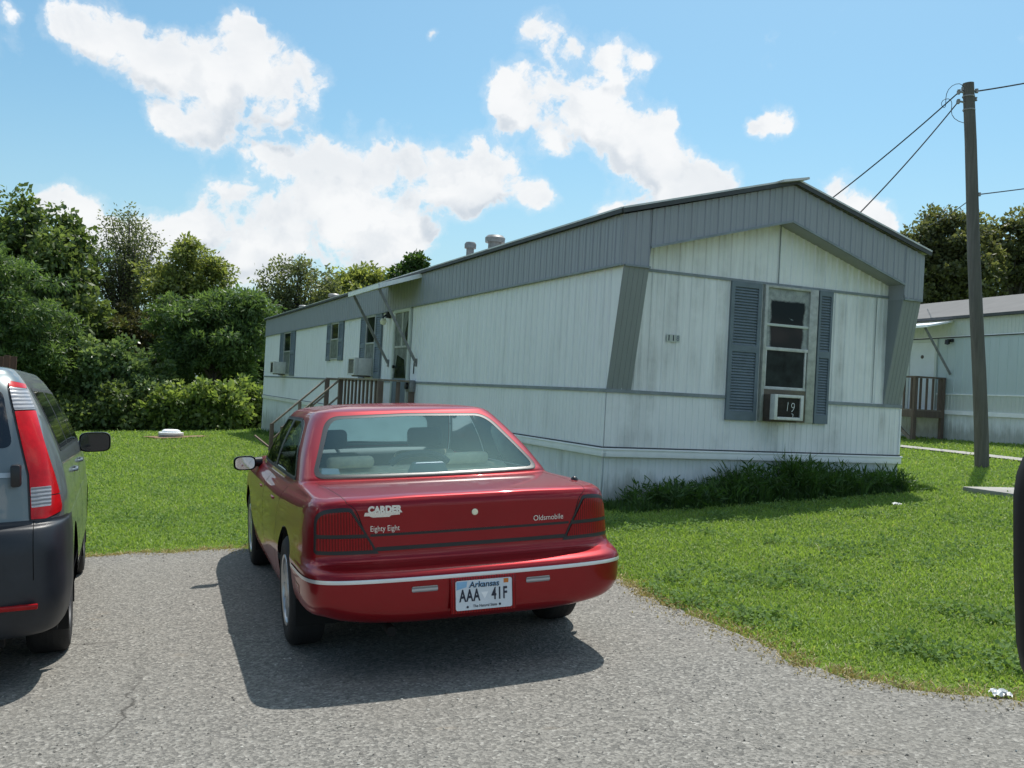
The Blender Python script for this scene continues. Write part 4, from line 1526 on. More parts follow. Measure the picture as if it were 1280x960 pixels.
# cabin: shelf, benches, dashboard
b = MB(); b.add([(-.74, .99, .950), (.74, .99, .950), (.76, 1.62, .955), (-.76, 1.62, .955)], [(0, 1, 2, 3)]); b.build('parcel_shelf', MT['beige'], car)
b = MB(); b.box(-.72, .72, 1.60, 1.80, .42, .985); b.box(-.68, .68, 1.7, 2.25, .35, .55); rb = b.build('rear_seat', MT['beige'], car, .06, 50, 3)
for x in (-.40, .40):
    b = MB(); b.box(x - .155, x + .155, 1.565, 1.67, .985, 1.062); b.build('headrest', MT['beige'], rb, .03, 50, 3)
for x in (-.38, .38):
    b = MB(); b.box(x - .25, x + .25, 2.62, 2.78, .45, 1.02); b.box(x - .25, x + .25, 2.7, 3.2, .4, .52)
    fs_ = b.build('front_seat', MT['beige'], car, .07, 50, 3)
    b = MB(); b.box(x - .14, x + .14, 2.64, 2.74, 1.05, 1.20); b.build('headrest', MT['interior'], fs_, .04, 50, 3)
b = MB(); b.box(-.70, .70, 3.42, 3.85, .65, .985); db = b.build('dashboard', MT['interior'], car, .05, 50, 3)
b = MB(); T = Matrix.Translation((-.38, 3.28, .93)) @ Matrix.Rotation(R(65), 4, 'X')
b.lathe([(.185 + .016 * math.cos(a), .016 * math.sin(a)) for a in np.linspace(0, 2 * math.pi, 9)[:-1]], 28, T=T, close=True); b.bar((-.55, 3.28, .93), (-.21, 3.28, .93), .05, .02)
b.build('steering_wheel', MT['interior'], db)
b = MB(); b.prism([(-.135, .952), (.135, .952), (.095, 1.045), (-.095, 1.045)], 1, 1.06, 1.16); b.build('third_brake_light', MT['cream_panel'], car, .015)
# dark arched thing behind the third brake lamp, sticker in the corner
b = MB(); pts = [(-.20 + .40 * t, 1.33, 1.0 + .085 * math.sin(math.pi * t) ** .5) for t in np.linspace(0.02, .98, 14)]
b.tube(pts, .022, 8); b.build('dark_arch', MT['interior'], car)
tk = RS.inv(densify([(.56, 1.0), (.67, 1.002), (.66, 1.034), (.565, 1.03)], .02), [0, 2], (2.5, 14.7))
vo = RS.pos(tk[:, 0], tk[:, 1]); no_ = RS.normal(tk[:, 0], tk[:, 1]); vo = vo - no_ * .004; vo[:, 0] *= -1
me_v = [tuple(p) for p in vo]
b = MB(); b.add(me_v, [tuple(range(len(me_v)))]); b.build('window_sticker', MT['paper'], rs_)
for sd in (1, -1):
    for yy in (YR_, YF_): wheel(car, sd, yy, .895, RW, .205, .205, 16, .014)
    b = MB()
    ring = [(math.copysign(abs(math.cos(a)) ** .6, math.cos(a)) * .088, math.copysign(abs(math.sin(a)) ** .6, math.sin(a)) * .058) for a in np.linspace(0, 2 * math.pi, 25)[:-1]]
    vs, fs = [], []
    prof = [(0, 1.0), (.02, 1.03), (.06, .92), (.10, .6), (.115, .0)]
    for y, k in prof:
        for x, z in ring: vs.append((sd * .965 + x * k, 3.33 + y, .925 + z * k))
    for i in range(len(prof) - 1):
        for k in range(24): fs.append((i * 24 + k, i * 24 + (k + 1) % 24, (i + 1) * 24 + (k + 1) % 24, (i + 1) * 24 + k))
    b.add(vs, fs, 0, True)
    b.tube([(sd * .83, 3.42, .925), (sd * .92, 3.40, .93)], [.045, .035], 10)
    mo = b.build('wing_mirror', MT['red' if sd > 0 else 'black_trim'], car, 0, 60)
    b = MB(); b.add([(sd * .965 + x * .86, 3.327, .925 + z * .84) for x, z in ring], [tuple(range(24))]); b.build('mirror_glass', MT['mirror'], mo)

# badges, lock, plate
def on_rear(x, z, guess=(1.5, 9.5)):
    s = abs(x)
    uv = RS.inv([(max(s, 1e-3), z)], [0, 2], guess)
    p = RS.pos(uv[:, 0], uv[:, 1])[0]; n = RS.normal(uv[:, 0], uv[:, 1])[0]
    if x < 0: p[0] *= -1; n[0] *= -1
    n = Vector(n); up = (Vector((0, 0, 1)) - n * n.z).normalized(); rt = up.cross(n)
    M_ = Matrix((rt, up, n)).transposed().to_4x4(); M_.translation = Vector(p) + n * .002
    return M_


text_obj('model_badge', 'Eighty Eight', .041, on_rear(-.478, .782), MT['chrome'], lid, .001, .80)
text_obj('maker_badge', 'Oldsmobile', .041, on_rear(.428, .786), MT['chrome'], lid, .001, .95)
text_obj('dealer_badge', 'CARDER', .047, on_rear(-.478, .879), MT['chrome'], lid, .003, .95, bold=.003)
T = on_rear(-.485, .856)
b = MB(); b.prism([(-.095, .012), (.085, .012), (.085, -.004), (.04, -.006), (.03, -.014), (-.055, -.014), (-.075, -.006), (-.1, -.006)], 2, 0, .003, 0, T); b.build('dealer_badge_bar', MT['chrome'], lid)
b = MB(); b.lathe([(.017, 0), (.017, .004), (.012, .007), (0, .006)], 20, T=on_rear(.004, .842)); b.build('lock_emblem', MT['beige'], lid)

PT = Matrix.Translation((0, -.018, .436)) @ Matrix.Rotation(R(90), 4, 'X')
b = MB(); b.box(-.178, .178, -.092, .092, -.022, -.004, 0, PT); b.build('plate_recess', MT['lens_dark'], bump, .006)
pp = MB()
rp = round_poly([(-.1524, -.076), (.1524, -.076), (.1524, .076), (-.1524, .076)], .012)
pp.prism(rp, 2, -.002, .0, 0, PT)
plate = pp.build('license_plate', MT['plate'], car)
pb = MB(); pb.prism([(-.148, .072), (-.148, .03), (-.095, .042), (-.09, .072)], 2, .0002, .0006, 0, PT); pb.build('plate_wash', MT['plate_blue'], plate)
text_obj('state_name', 'Arkansas', .042, PT @ Matrix.Translation((.0, .052, .001)), MT['plate_blue'], plate, .0003, 1.05, bold=.0016, shear=.12)
text_obj('state_name', 'Arkansas', .042, PT @ Matrix.Translation((.001, .051, .0014)), MT['ink'], plate, .0003, 1.05, bold=.0006, shear=.12)
text_obj('plate_letters', 'AAA', .086, PT @ Matrix.Translation((-.078, -.004, .001)), MT['ink'], plate, .0006, .60, bold=.0022, spacing=1.12)
text_obj('plate_letters', '41F', .086, PT @ Matrix.Translation((.083, -.004, .001)), MT['ink'], plate, .0006, .60, bold=.0022, spacing=1.18)
text_obj('plate_motto', 'The Natural State', .020, PT @ Matrix.Translation((.004, -.058, .001)), MT['ink'], plate, .0003, .9, bold=.0002)
b = MB(); b.prism([(.107, .05), (.133, .05), (.133, .072), (.107, .072)], 2, .0003, .0012, 0, PT); b.build('plate_sticker', MT['orange'], plate)
dia = MB(); dia.prism([(-.016, .012), (.022, .012), (.003, -.024)], 2, .0002, .0006, 0, PT); dia.build('plate_emblem', MT['trim_white'], plate)
for x, z in ((-.09, -.06), (.085, -.058)):
    b = MB(); b.lathe([(0, .003), (.006, .002), (.0065, 0)], 10, T=PT @ Matrix.Translation((x, z, .0))); b.build('plate_bolt', MT['ink'], plate)
b = MB(); b.lathe([(.022, 0), (.022, .012), (.014, .024), (.008, .028), (0, .03)], 12, T=Matrix.Translation((.745, .52, .937))); b.build('antenna_base', MT['black_trim'], car)

# ----------------------------------------------------------------- the grey SUV
CS = [(0, 0), (.35, .004), (.65, .02), (.82, .05), (.91, .10), (.96, .18), (.985, .30), (1, .50), (1, .95), (1, 1.6), (1, 2.3), (1, 3.0),
      (1, 3.57), (.985, 3.95), (.94, 4.25), (.82, 4.42), (.5, 4.5), (0, 4.53)]
SG = [(.27, .80, .14, .05), (.29, .865, .06, .04), (.42, .905, .0, .0), (.53, .912, -.012, -.01), (.70, .912, -.012, -.01), (.825, .905, .015, .0), (.853, .900, .065, .03),
      (.92, .900, .080, .08), (1.08, .876, .100, .30), (1.20, .846, .130, 1.0), (1.40, .772, .195, 1.42), (1.55, .700, .270, 1.78), (1.615, .655, .34, 1.92), (1.655, .60, .42, 2.05)]


def suv_rings():
    out = []
    for i, (z, w, yr, yf) in enumerate(SG):
        row = []
        for c, (fx, y) in enumerate(CS):
            kf = float(np.interp(c, [11.5, 15], [0, 1]))
            zz = z
            if i <= 8: zz = z * (1 - .08 * kf)
            row.append((fx * w, yr + y / 4.53 * (4.53 - yr - yf), zz))
        out.append(row)
    g = out[-1]
    yc = 1.5
    for k, z in ((.6, 1.68), (.0, 1.69)): out.append([(p[0] * k, yc + (p[1] - yc) * k, z) for p in g])
    return out


SS = Surf(suv_rings())
suv = thing('suv', 'grey-green SUV with tall red tail lamps parked at the left edge beside the red car', 'car', mat=slope_matrix(-2.9745, 4.4479, .3934))
reg = []
cl = [(-.5, -.5), (7.35, -.5), (7.35, 5.65), (6.2, 6.2), (3.6, 6.3), (-.5, 6.3)]
reg.append(('bumper', densify(cl, .15)))
reg.append(('rocker', densify([(7.35, -.5), (13.2, -.5), (13.2, 2.0), (7.35, 2.0)], .15)))
lp = {'sur': [(.612, 1.585), (.648, 1.42), (.719, 1.094), (.728, .858), (.80, .858), (.868, .885), (.872, .92), (.838, 1.09), (.748, 1.418), (.69, 1.565)],
      'l_top': [(.622, 1.575), (.625, 1.545), (.697, 1.535), (.688, 1.56)],
      'l_white': [(.627, 1.543), (.655, 1.424), (.742, 1.424), (.699, 1.533)],
      'l_red': [(.657, 1.418), (.727, 1.096), (.732, .985), (.858, .985), (.834, 1.09), (.744, 1.418)],
      'l_low': [(.733, .98), (.735, .87), (.80, .868), (.864, .893), (.867, .92), (.858, .98)],
      'l_clear': [(.737, .983), (.737, .925), (.825, .925), (.825, .983)]}
lp['l_clear'] = [(.734, 1.0), (.736, .928), (.822, .928), (.832, 1.0)]
lp['l_clear'] = [(.733, 1.03), (.737, .928), (.822, .93), (.822, 1.03)]
for k, p in lp.items():
    r_ = {'sur': .02}.get(k, .006)
    reg.append((k, SS.inv(densify(round_poly(p, r_, 3), .02), [0, 2], (4.2, 9.0 if k != 'l_low' else 7.2))))
rg = round_poly([(1e-4, 1.235), (.655, 1.235), (.60, 1.535), (1e-4, 1.565)], [0, .05, .05, 0])
P = SS.inv(densify(rg, .03), [0, 2], (1.5, 10)); P[P[:, 0] < .02, 0] = -.2
reg.append(('rear_glass', P))
tg_o = [(1e-4, .575), (.62, .575), (.74, .66), (.74, .856), (.722, 1.09), (.61, 1.59), (1e-4, 1.625)]
for k, off in (('gap', 0), ):
    pass
hd = SS.inv(densify([(1e-4, 1.125), (.695, 1.11), (.695, 1.085), (1e-4, 1.10)], .03), [0, 2], (1.5, 8)); hd[hd[:, 0] < .02, 0] = -.2
reg.append(('crease', hd))
gl = SS.inv(densify([(.748, .862), (.752, .862), (.752, .575), (.748, .575)], .02), [0, 2], (3.2, 5))
reg.append(('gap', gl))
for nm, p, rr in (('dlo', [(.62, 1.185), (3.12, 1.155), (2.55, 1.525), (.62, 1.545)], [.06, .04, .06, .05]), ('sg1', [(.66, 1.20), (1.42, 1.19), (1.42, 1.52), (.66, 1.525)], [.05, .01, .01, .05]),
                  ('sg2', [(1.50, 1.19), (2.20, 1.18), (2.20, 1.51), (1.50, 1.52)], .02), ('sg3', [(2.26, 1.18), (3.02, 1.17), (2.52, 1.505), (2.26, 1.51)], .03)):
    reg.append((nm, SS.inv(densify(round_poly(p, rr, 4), .04), [1, 2], (9.5, 10))))
for y0, y1 in ((1.28, 2.19), (2.22, 3.2)):
    for x0, x1 in ((y0, y0 + .008), (y1, y1 + .008)):
        reg.append(('gap', SS.inv(densify([(x0, .42), (x1, .42), (x1, 1.13), (x0, 1.13)], .05), [1, 2], (9.5, 5))))
P = SS.inv(densify(round_poly([(1e-4, 1.14), (.72, 1.12), (.60, 1.50), (1e-4, 1.53)], [0, .05, .05, 0]), .03), [0, 2], (15.5, 10)); P[P[:, 0] > NU - 1.03, 0] = NU - .8
reg.append(('windscreen', P))
reg.append(('headlamp', SS.inv(densify(round_poly([(.50, .72), (.82, .74), (.80, .86), (.52, .84)], .03), .03), [0, 2], (15.2, 6))))
reg.append(('hole', arch_poly(SS, .95, .35, .40, (8, 3), .28)))
reg.append(('hole', arch_poly(SS, 3.57, .35, .40, (12, 3), .28)))
pan = panelise(SS, reg, .2, .2)
sb = skin(SS, pan['body'], 'body', MT['silver'], suv)
skin(SS, pan['gap'], 'shut_line', MT['black_void'], sb, off=-.004)
skin(SS, pan['crease'], 'tailgate_strip', MT['alloy'], sb, off=.004)
bp = skin(SS, pan['bumper'], 'rear_bumper', MT['black_plastic'], suv)
skin(SS, pan['rocker'], 'sill_cladding', MT['black_plastic'], suv, off=.004)
rw = skin(SS, pan['rear_glass'], 'rear_window', MT['glass_dark'], suv, off=.002)
skin(SS, pan['windscreen'], 'windscreen', MT['glass_dark'], suv, off=.002)
for sd in (1, -1):
    t_ = skin(SS, pan['sur'], 'tail_light', MT['black_trim'], suv, sd, .002)
    for k, m in (('l_top', 'lens_bright'), ('l_white', 'lens_white'), ('l_red', 'lens_bright'), ('l_low', 'lens_bright'), ('l_clear', 'lens_white')):
        if k in pan: skin(SS, pan[k], 'lens', MT[m], t_, sd, .008)
    dl = skin(SS, pan['dlo'], 'window_surround', MT['black_trim'], suv, sd, .002)
    for k in ('sg1', 'sg2', 'sg3'): skin(SS, pan[k], 'side_window', MT['glass_dark'], dl, sd, .003)
    skin(SS, pan['headlamp'], 'headlight', MT['lens_white'], suv, sd, .003)
    for yy in (.95, 3.57): wheel(suv, sd, yy, .880, .345, .215, .225, 6, .035, 'dull_rim')
    for yy in (1.40, 2.36):
        b = MB(); b.tube([(sd * .875, yy, 1.02), (sd * .905, yy + .03, 1.025), (sd * .905, yy + .15, 1.03), (sd * .875, yy + .18, 1.03)], .011, 8); b.build('handle', MT['silver'], suv)
    b = MB()
    ring = [(math.copysign(abs(math.cos(a)) ** .5, math.cos(a)) * .115, math.copysign(abs(math.sin(a)) ** .5, math.sin(a)) * .078) for a in np.linspace(0, 2 * math.pi, 25)[:-1]]
    vs, fs = [], []
    prof = [(0, 1.0), (.025, 1.03), (.08, .92), (.12, .6), (.135, .0)]
    for y, k in prof:
        for x, z in ring: vs.append((sd * .985 + x * k, 3.02 + y, 1.125 + z * k))
    for i in range(len(prof) - 1):
        for k in range(24): fs.append((i * 24 + k, i * 24 + (k + 1) % 24, (i + 1) * 24 + (k + 1) % 24, (i + 1) * 24 + k))
    b.add(vs, fs, 0, True); b.tube([(sd * .82, 3.1, 1.09), (sd * .92, 3.08, 1.10)], [.05, .04], 10)
    mo = b.build('wing_mirror', MT['silver'], suv, 0, 60)
    b = MB(); b.add([(sd * .985 + x * .92, 3.016, 1.125 + z * .92) for x, z in ring], [tuple(range(24))]); b.build('mirror_glass', MT['glass_dark'], mo)
    # bumper corner reflectors
    b = MB(); b.box(sd * .66 - .11, sd * .66 + .11, -.004, .03, .437, .462); b.build('reflector', MT['lens_red'], bp, .004)
b = MB(); b.box(.655, .70, .02, .10, 1.045, 1.155); b.build('tailgate_handle', MT['black_trim'], sb, .01)
b = MB(); b.box(-.84, .84, .3, 4.2, .26, .29); b.box(-.6, .6, .2, .3, .22, .45)
for sd in (1, -1):
    for yy in (.95, 3.57):
        vs, fs = [], []
        n = 18
        for x in (.58, .885):
            for k in range(n + 1):
                a = math.pi * (-.12 + 1.24 * k / n)
                vs.append((sd * x, yy + .408 * math.cos(a), .35 + .408 * math.sin(a)))
        for k in range(n): fs.append((k, k + 1, n + 2 + k, n + 1 + k))
        vs.append((sd * .58, yy, .35)); fs += [(k, k + 1, 2 * n + 2) for k in range(n)]
        b.add(vs, fs)
b.build('underbody', MT['black_void'], suv)

CLOUDS = [(-0.4786, 0.3638, 0.0319), (-0.4316, 0.3519, 0.0378), (-0.3838, 0.3265, 0.0353), (-0.3344, 0.3037, 0.042), (-0.3063, 0.3441, 0.0336), (-0.2648, 0.31, 0.0336), (-0.2287, 0.3144, 0.0218), (-0.3465, 0.2634, 0.0302), (-0.3773, 0.2558, 0.0202), (-0.3062, 0.3729, 0.0168), (-0.2575, 0.285, 0.0252), (-0.2773, 0.2316, 0.0218), (-0.1844, 0.2745, 0.0109), (-0.2264, 0.225, 0.0286), (-0.1797, 0.219, 0.0386), (-0.1217, 0.2373, 0.0286), (-0.0711, 0.2357, 0.037), (-0.0188, 0.236, 0.0269), (-0.0443, 0.2076, 0.0353), (-0.0948, 0.2066, 0.0319), (0.0167, 0.2024, 0.0168), (-0.212, 0.192, 0.0319), (-0.1644, 0.1692, 0.0353), (-0.1218, 0.1613, 0.0302), (-0.307, 0.1895, 0.0319), (-0.3271, 0.1715, 0.0252), (-0.2737, 0.1659, 0.0353), (-0.2415, 0.1466, 0.0336), (-0.2936, 0.1438, 0.0286), (-0.1886, 0.1494, 0.0336), (-0.1456, 0.1331, 0.0302), (-0.3363, 0.1542, 0.0185), (-0.4698, 0.1615, 0.0286), (-0.4953, 0.1669, 0.0168), (-0.4282, 0.1409, 0.0336), (-0.3737, 0.1463, 0.0302), (-0.2919, 0.1144, 0.0286), (-0.1083, 0.1452, 0.0252), (0.0073, 0.3811, 0.0202), (0.0419, 0.3643, 0.0218), (0.0786, 0.3561, 0.0252), (0.1101, 0.351, 0.0168), (-0.0164, 0.3172, 0.0252), (0.0034, 0.2946, 0.0286), (0.0336, 0.33, 0.0252), (0.0539, 0.2956, 0.0336), (0.0879, 0.2906, 0.0302), (0.1216, 0.2907, 0.0302), (0.1504, 0.2897, 0.0151), (0.1006, 0.2575, 0.0286), (0.1406, 0.2512, 0.0286), (0.1747, 0.2428, 0.0235), (0.2088, 0.2362, 0.0218), (0.0305, 0.2605, 0.0134), (0.1955, 0.2161, 0.0286), (0.0955, 0.1939, 0.0218), (0.1495, 0.2094, 0.0252), (0.2528, 0.2977, 0.0202), (0.2757, 0.2963, 0.0118), (0.238, 0.2901, 0.0101), (0.3267, 0.2374, 0.0168), (0.3479, 0.2182, 0.0218), (0.3758, 0.1995, 0.0202), (-0.0992, 0.3678, 0.0076), (-0.5547, 0.3665, 0.0118), (-0.6065, 0.313, 0.0504), (-0.5791, 0.1287, 0.042), (0.5612, 0.4087, 0.0336)]
SKY_TINT = (.97, 1.40, 1.42)
SKY_STRENGTH = .1
# ================================================================= foliage
LM = {}
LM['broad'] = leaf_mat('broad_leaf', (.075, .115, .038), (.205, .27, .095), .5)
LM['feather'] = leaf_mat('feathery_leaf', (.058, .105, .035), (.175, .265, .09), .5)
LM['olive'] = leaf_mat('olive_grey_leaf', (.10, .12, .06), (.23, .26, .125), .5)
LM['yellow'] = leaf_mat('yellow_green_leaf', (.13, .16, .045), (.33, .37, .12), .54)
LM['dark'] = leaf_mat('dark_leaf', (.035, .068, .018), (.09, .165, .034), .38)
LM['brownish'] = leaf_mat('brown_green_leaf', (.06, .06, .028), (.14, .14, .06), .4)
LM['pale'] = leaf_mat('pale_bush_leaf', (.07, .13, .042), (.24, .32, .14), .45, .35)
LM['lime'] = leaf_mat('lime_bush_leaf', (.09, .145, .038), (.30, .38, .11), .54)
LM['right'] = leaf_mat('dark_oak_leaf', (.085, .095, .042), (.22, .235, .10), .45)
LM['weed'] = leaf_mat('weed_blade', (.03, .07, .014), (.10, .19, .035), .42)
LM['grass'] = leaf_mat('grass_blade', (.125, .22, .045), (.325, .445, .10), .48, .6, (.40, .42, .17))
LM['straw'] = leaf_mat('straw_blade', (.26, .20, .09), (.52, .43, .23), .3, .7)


def rand_dirs(n):
    d = RNG.normal(size=(n, 3))
    return d / np.linalg.norm(d, axis=1, keepdims=True)


def leaf_cloud(cent, nper, rad, flat, llen, lwid, up=.5, droop=0.0, tint_c=None):
    """leaves round each clump centre -> verts, quads, tint"""
    n = len(cent) * nper
    c = np.repeat(cent, nper, 0)
    rr = np.repeat(rad, nper) if not np.isscalar(rad) else np.full(n, rad)
    d = rand_dirs(n)
    r = rr * RNG.random(n) ** .45
    p = c + d * r[:, None] * np.array([1, 1, flat])
    ax = d * .7 + rand_dirs(n) * .8
    ax[:, 2] -= droop
    ax /= np.linalg.norm(ax, axis=1, keepdims=True)
    nn = rand_dirs(n); nn[:, 2] += up
    s = np.cross(ax, nn); s /= np.linalg.norm(s, axis=1, keepdims=True) + 1e-9
    k = RNG.uniform(.65, 1.25, n)[:, None]
    l, w = llen * k, lwid * k
    V = np.stack([p, p + ax * l * .45 + s * w * .5, p + ax * l, p + ax * l * .45 - s * w * .5], 1).reshape(-1, 3)
    Q = np.arange(n * 4).reshape(-1, 4)
    tc = np.repeat(RNG.random(len(cent)), nper) if tint_c is None else np.repeat(tint_c, nper)
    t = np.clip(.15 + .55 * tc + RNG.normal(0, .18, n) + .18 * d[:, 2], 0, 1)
    return V, Q, np.repeat(t, 4)


def tree(name, label, cat, base, crowns, mat, nclump, nper, llen, lwid, trunk=.16, crad=.5, flat=.7, droop=0.1, limbs=10, group=None, shell=.45, stems=1, hollow=0):
    """base point; crowns: (centre, radii) ellipsoids in world space"""
    base = Vector(base)
    t = thing(name, label, cat, base, 0, group)
    vol = np.array([a * b * c for _, (a, b, c) in crowns]) ** .75
    cnt = np.maximum(4, (nclump * vol / vol.sum()).astype(int))
    C = []
    for (c, rr), k in zip(crowns, cnt):
        d = rand_dirs(k)
        r = RNG.random(k) ** shell
        r = r * np.where(RNG.random(k) < .14, RNG.uniform(1.05, 1.38, k), 1.0)
        C.append(np.array(c) + d * r[:, None] * np.array(rr))
    C = np.concatenate(C)
    gz_ = ground_z(C[:, 0], C[:, 1]) + .1
    C[:, 2] = np.maximum(C[:, 2], gz_ + .15)
    rad = crad * RNG.uniform(.55, 1.35, len(C))
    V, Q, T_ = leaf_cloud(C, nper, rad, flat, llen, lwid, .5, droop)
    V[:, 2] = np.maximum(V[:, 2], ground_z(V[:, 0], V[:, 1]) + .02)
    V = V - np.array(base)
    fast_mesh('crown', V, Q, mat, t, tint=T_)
    if trunk > 0:
        b = MB()
        mean = Vector(C.mean(0)) - base
        for s in range(stems):
            top = mean + Vector((random.uniform(-.3, .3), random.uniform(-.3, .3), 0)) * (1 + s)
            off = Vector((random.uniform(-.4, .4) * (stems > 1), random.uniform(-.3, .3) * (stems > 1), -.15))
            pts = [off, off.lerp(top, .3) + Vector((random.uniform(-.15, .15), .1, 0)), off.lerp(top, .65), top]
            b.tube(pts, [trunk * 1.15, trunk, trunk * .75, trunk * .4], 9)
            pick = RNG.choice(len(C), min(limbs, len(C)), replace=False)
            for i in pick:
                e = Vector(C[i]) - base
                f = random.uniform(.35, .95)
                s0 = off.lerp(top, f)
                m1 = s0.lerp(e, .5) + Vector((random.uniform(-.2, .2), random.uniform(-.2, .2), random.uniform(0, .35)))
                r0 = trunk * (1.0 - .75 * f) * .75 + .012
                b.tube([s0, m1, e], [r0, r0 * .6, .012], 6, caps=False)
        b.build('trunk', MT['bark'], t)
    return t


def ell(px, py, rx, ry, Y, ky=.9):
    p = at(px, py, Y)
    k = Y / F_PX
    return (tuple(p), (rx * k, max(rx, ry) * k * ky, ry * k))


def gbase(px, Y):
    p = at(px, 480, Y)
    return (p.x, p.y, float(ground_z(p.x, p.y)))


TG = 'trees along the left edge of the yard'
tree('broadleaf_tree', 'tall dark broadleaf tree at the far left, its top against a cloud', 'tree', gbase(20, 47),
     [ell(-5, 320, 55, 62, 47), ell(28, 285, 30, 38, 47), ell(82, 340, 34, 62, 47), ell(76, 295, 18, 30, 47), ell(60, 395, 60, 60, 47), ell(112, 410, 32, 55, 47)],
     LM['broad'], 230, 110, .30, .19, .26, .72, .75, .1, 26, TG)
tree('mimosa_tree', 'feathery bright green tree at the left edge above the SUV', 'tree', gbase(10, 39),
     [ell(0, 365, 52, 48, 39), ell(38, 415, 55, 42, 39), ell(-25, 330, 45, 42, 39), ell(52, 452, 42, 35, 39), ell(10, 450, 60, 45, 39)],
     LM['feather'], 210, 210, .24, .065, .16, .62, .42, .25, 18, TG)
tree('sparse_tree', 'thin grey-green tree with sky showing through its branches, second from left', 'tree', gbase(158, 51),
     [ell(150, 285, 24, 30, 51), ell(148, 335, 44, 48, 51), ell(176, 362, 34, 40, 51), ell(122, 355, 22, 36, 51), ell(168, 310, 30, 34, 51)],
     LM['olive'], 250, 44, .17, .085, .13, .62, .85, .2, 110, TG)
tree('yellow_green_tree', 'yellow-green tree in the middle of the left tree line', 'tree', gbase(235, 48),
     [ell(238, 322, 26, 22, 48), ell(215, 352, 38, 38, 48), ell(262, 345, 28, 24, 48), ell(232, 390, 46, 40, 48), ell(240, 305, 12, 12, 48), ell(280, 340, 14, 14, 48)],
     LM['yellow'], 170, 90, .24, .11, .16, .58, .6, .15, 40, TG)
tree('mimosa_tree', 'dense round green tree left of the trailer with deep shade under it', 'tree', gbase(265, 43),
     [ell(248, 400, 55, 34, 43), ell(290, 385, 42, 26, 43), ell(268, 430, 58, 42, 43), ell(318, 400, 24, 28, 43), ell(225, 440, 40, 40, 43), ell(300, 440, 40, 40, 43)],
     LM['feather'], 230, 190, .26, .08, .18, .62, .45, .25, 20, TG)
tree('vine_tree', 'brownish vine-covered tree low in the gap of the left tree line', 'tree', gbase(155, 49),
     [ell(150, 420, 55, 40, 49), ell(175, 450, 55, 40, 49), ell(120, 450, 50, 40, 49)], LM['brownish'], 150, 130, .22, .14, .12, .6, .7, .1, 20, TG)
tree('backdrop_tree', 'dark tree filling the back of the left tree line behind the bushes', 'tree', gbase(90, 56),
     [ell(60, 430, 110, 60, 56), ell(120, 460, 90, 50, 56), ell(-60, 400, 90, 90, 56), ell(-190, 420, 90, 75, 56), ell(-300, 430, 80, 60, 56)], LM['dark'], 260, 110, .36, .25, .2, 1.0, .8, .1, 8, TG)
tree('backdrop_tree', 'dark tree standing behind the dense round tree and the trailer end', 'tree', gbase(270, 57),
     [ell(230, 440, 90, 50, 57), ell(310, 440, 60, 48, 57), ell(360, 440, 80, 50, 57)], LM['dark'], 190, 110, .36, .25, .2, 1.0, .8, .1, 8, TG)
tree('sparse_tree', 'airy light green tree rising behind the far end of the trailer roof', 'tree', gbase(372, 58),
     [ell(345, 342, 22, 22, 58), ell(388, 335, 32, 20, 58), ell(370, 365, 42, 26, 58), ell(345, 380, 28, 30, 58), ell(405, 365, 22, 22, 58), ell(380, 400, 50, 30, 58)],
     LM['olive'], 150, 44, .26, .13, .15, .72, .8, .15, 60, TG)
tree('roofline_tree', 'green treetop showing just over the middle of the trailer roof', 'tree', gbase(455, 64),
     [ell(448, 355, 36, 14, 64), ell(480, 350, 30, 12, 64), ell(430, 375, 40, 20, 64), ell(465, 385, 60, 30, 64)], LM['yellow'], 140, 110, .34, .2, .2, .75, .7, .1, 10, TG)
tree('roofline_tree', 'small dark treetop just left of the roof vents of the trailer', 'tree', gbase(515, 60),
     [ell(520, 332, 17, 11, 60), ell(508, 348, 18, 12, 60), ell(530, 352, 20, 15, 60), ell(520, 385, 40, 30, 60)], LM['dark'], 110, 90, .30, .2, .15, .6, .75, .1, 10, TG)

BG = 'bushes along the back of the left lawn'
bush = lambda lab, px, Y, cr, m, nc, npr, l, w: tree('bush', lab, 'bush', gbase(px, Y), [ell(*c, Y) for c in cr], LM[m], nc, npr, l, w, .05, .42, .75, .15, 10, BG, .4, 3)
bush('leafy bush behind the roof of the SUV at far left', 50, 40, [(45, 480, 55, 45), (75, 505, 45, 35), (60, 530, 60, 30)], 'broad', 120, 120, .22, .14)
bush('tall bush with pale shining leaves left of the middle', 125, 40.5, [(118, 455, 45, 34), (150, 475, 45, 36), (110, 500, 50, 40), (160, 460, 25, 20)], 'pale', 170, 130, .21, .14)
bush('broad pale-leaved bush right of the tallest one', 178, 40.5, [(182, 480, 36, 30), (165, 505, 45, 34), (195, 515, 35, 30)], 'pale', 130, 120, .2, .13)
bush('low dark green bush at the lawn edge behind the SUV mirror', 130, 39, [(120, 520, 34, 22), (155, 508, 30, 24), (95, 525, 35, 24), (172, 525, 20, 16), (138, 500, 14, 18)], 'broad', 110, 105, .2, .13)
bush('low bush with upright lime shoots in front of the dense tree', 215, 39, [(205, 522, 22, 16), (228, 500, 9, 20), (214, 505, 8, 16), (240, 515, 14, 18), (188, 522, 14, 16), (198, 505, 8, 15), (215, 530, 30, 10)], 'lime', 95, 80, .22, .12)
bush('lime green bush of big leaves left of the trailer corner', 270, 39, [(262, 505, 12, 22), (250, 520, 18, 14), (280, 498, 10, 22), (292, 515, 16, 18), (270, 525, 28, 12), (253, 495, 7, 15)], 'lime', 90, 75, .25, .15)
bush('lime green bush touching the far corner of the trailer', 315, 40.5, [(306, 500, 11, 26), (322, 512, 16, 22), (335, 500, 10, 20), (316, 528, 28, 12), (297, 518, 10, 14)], 'lime', 90, 75, .25, .15)

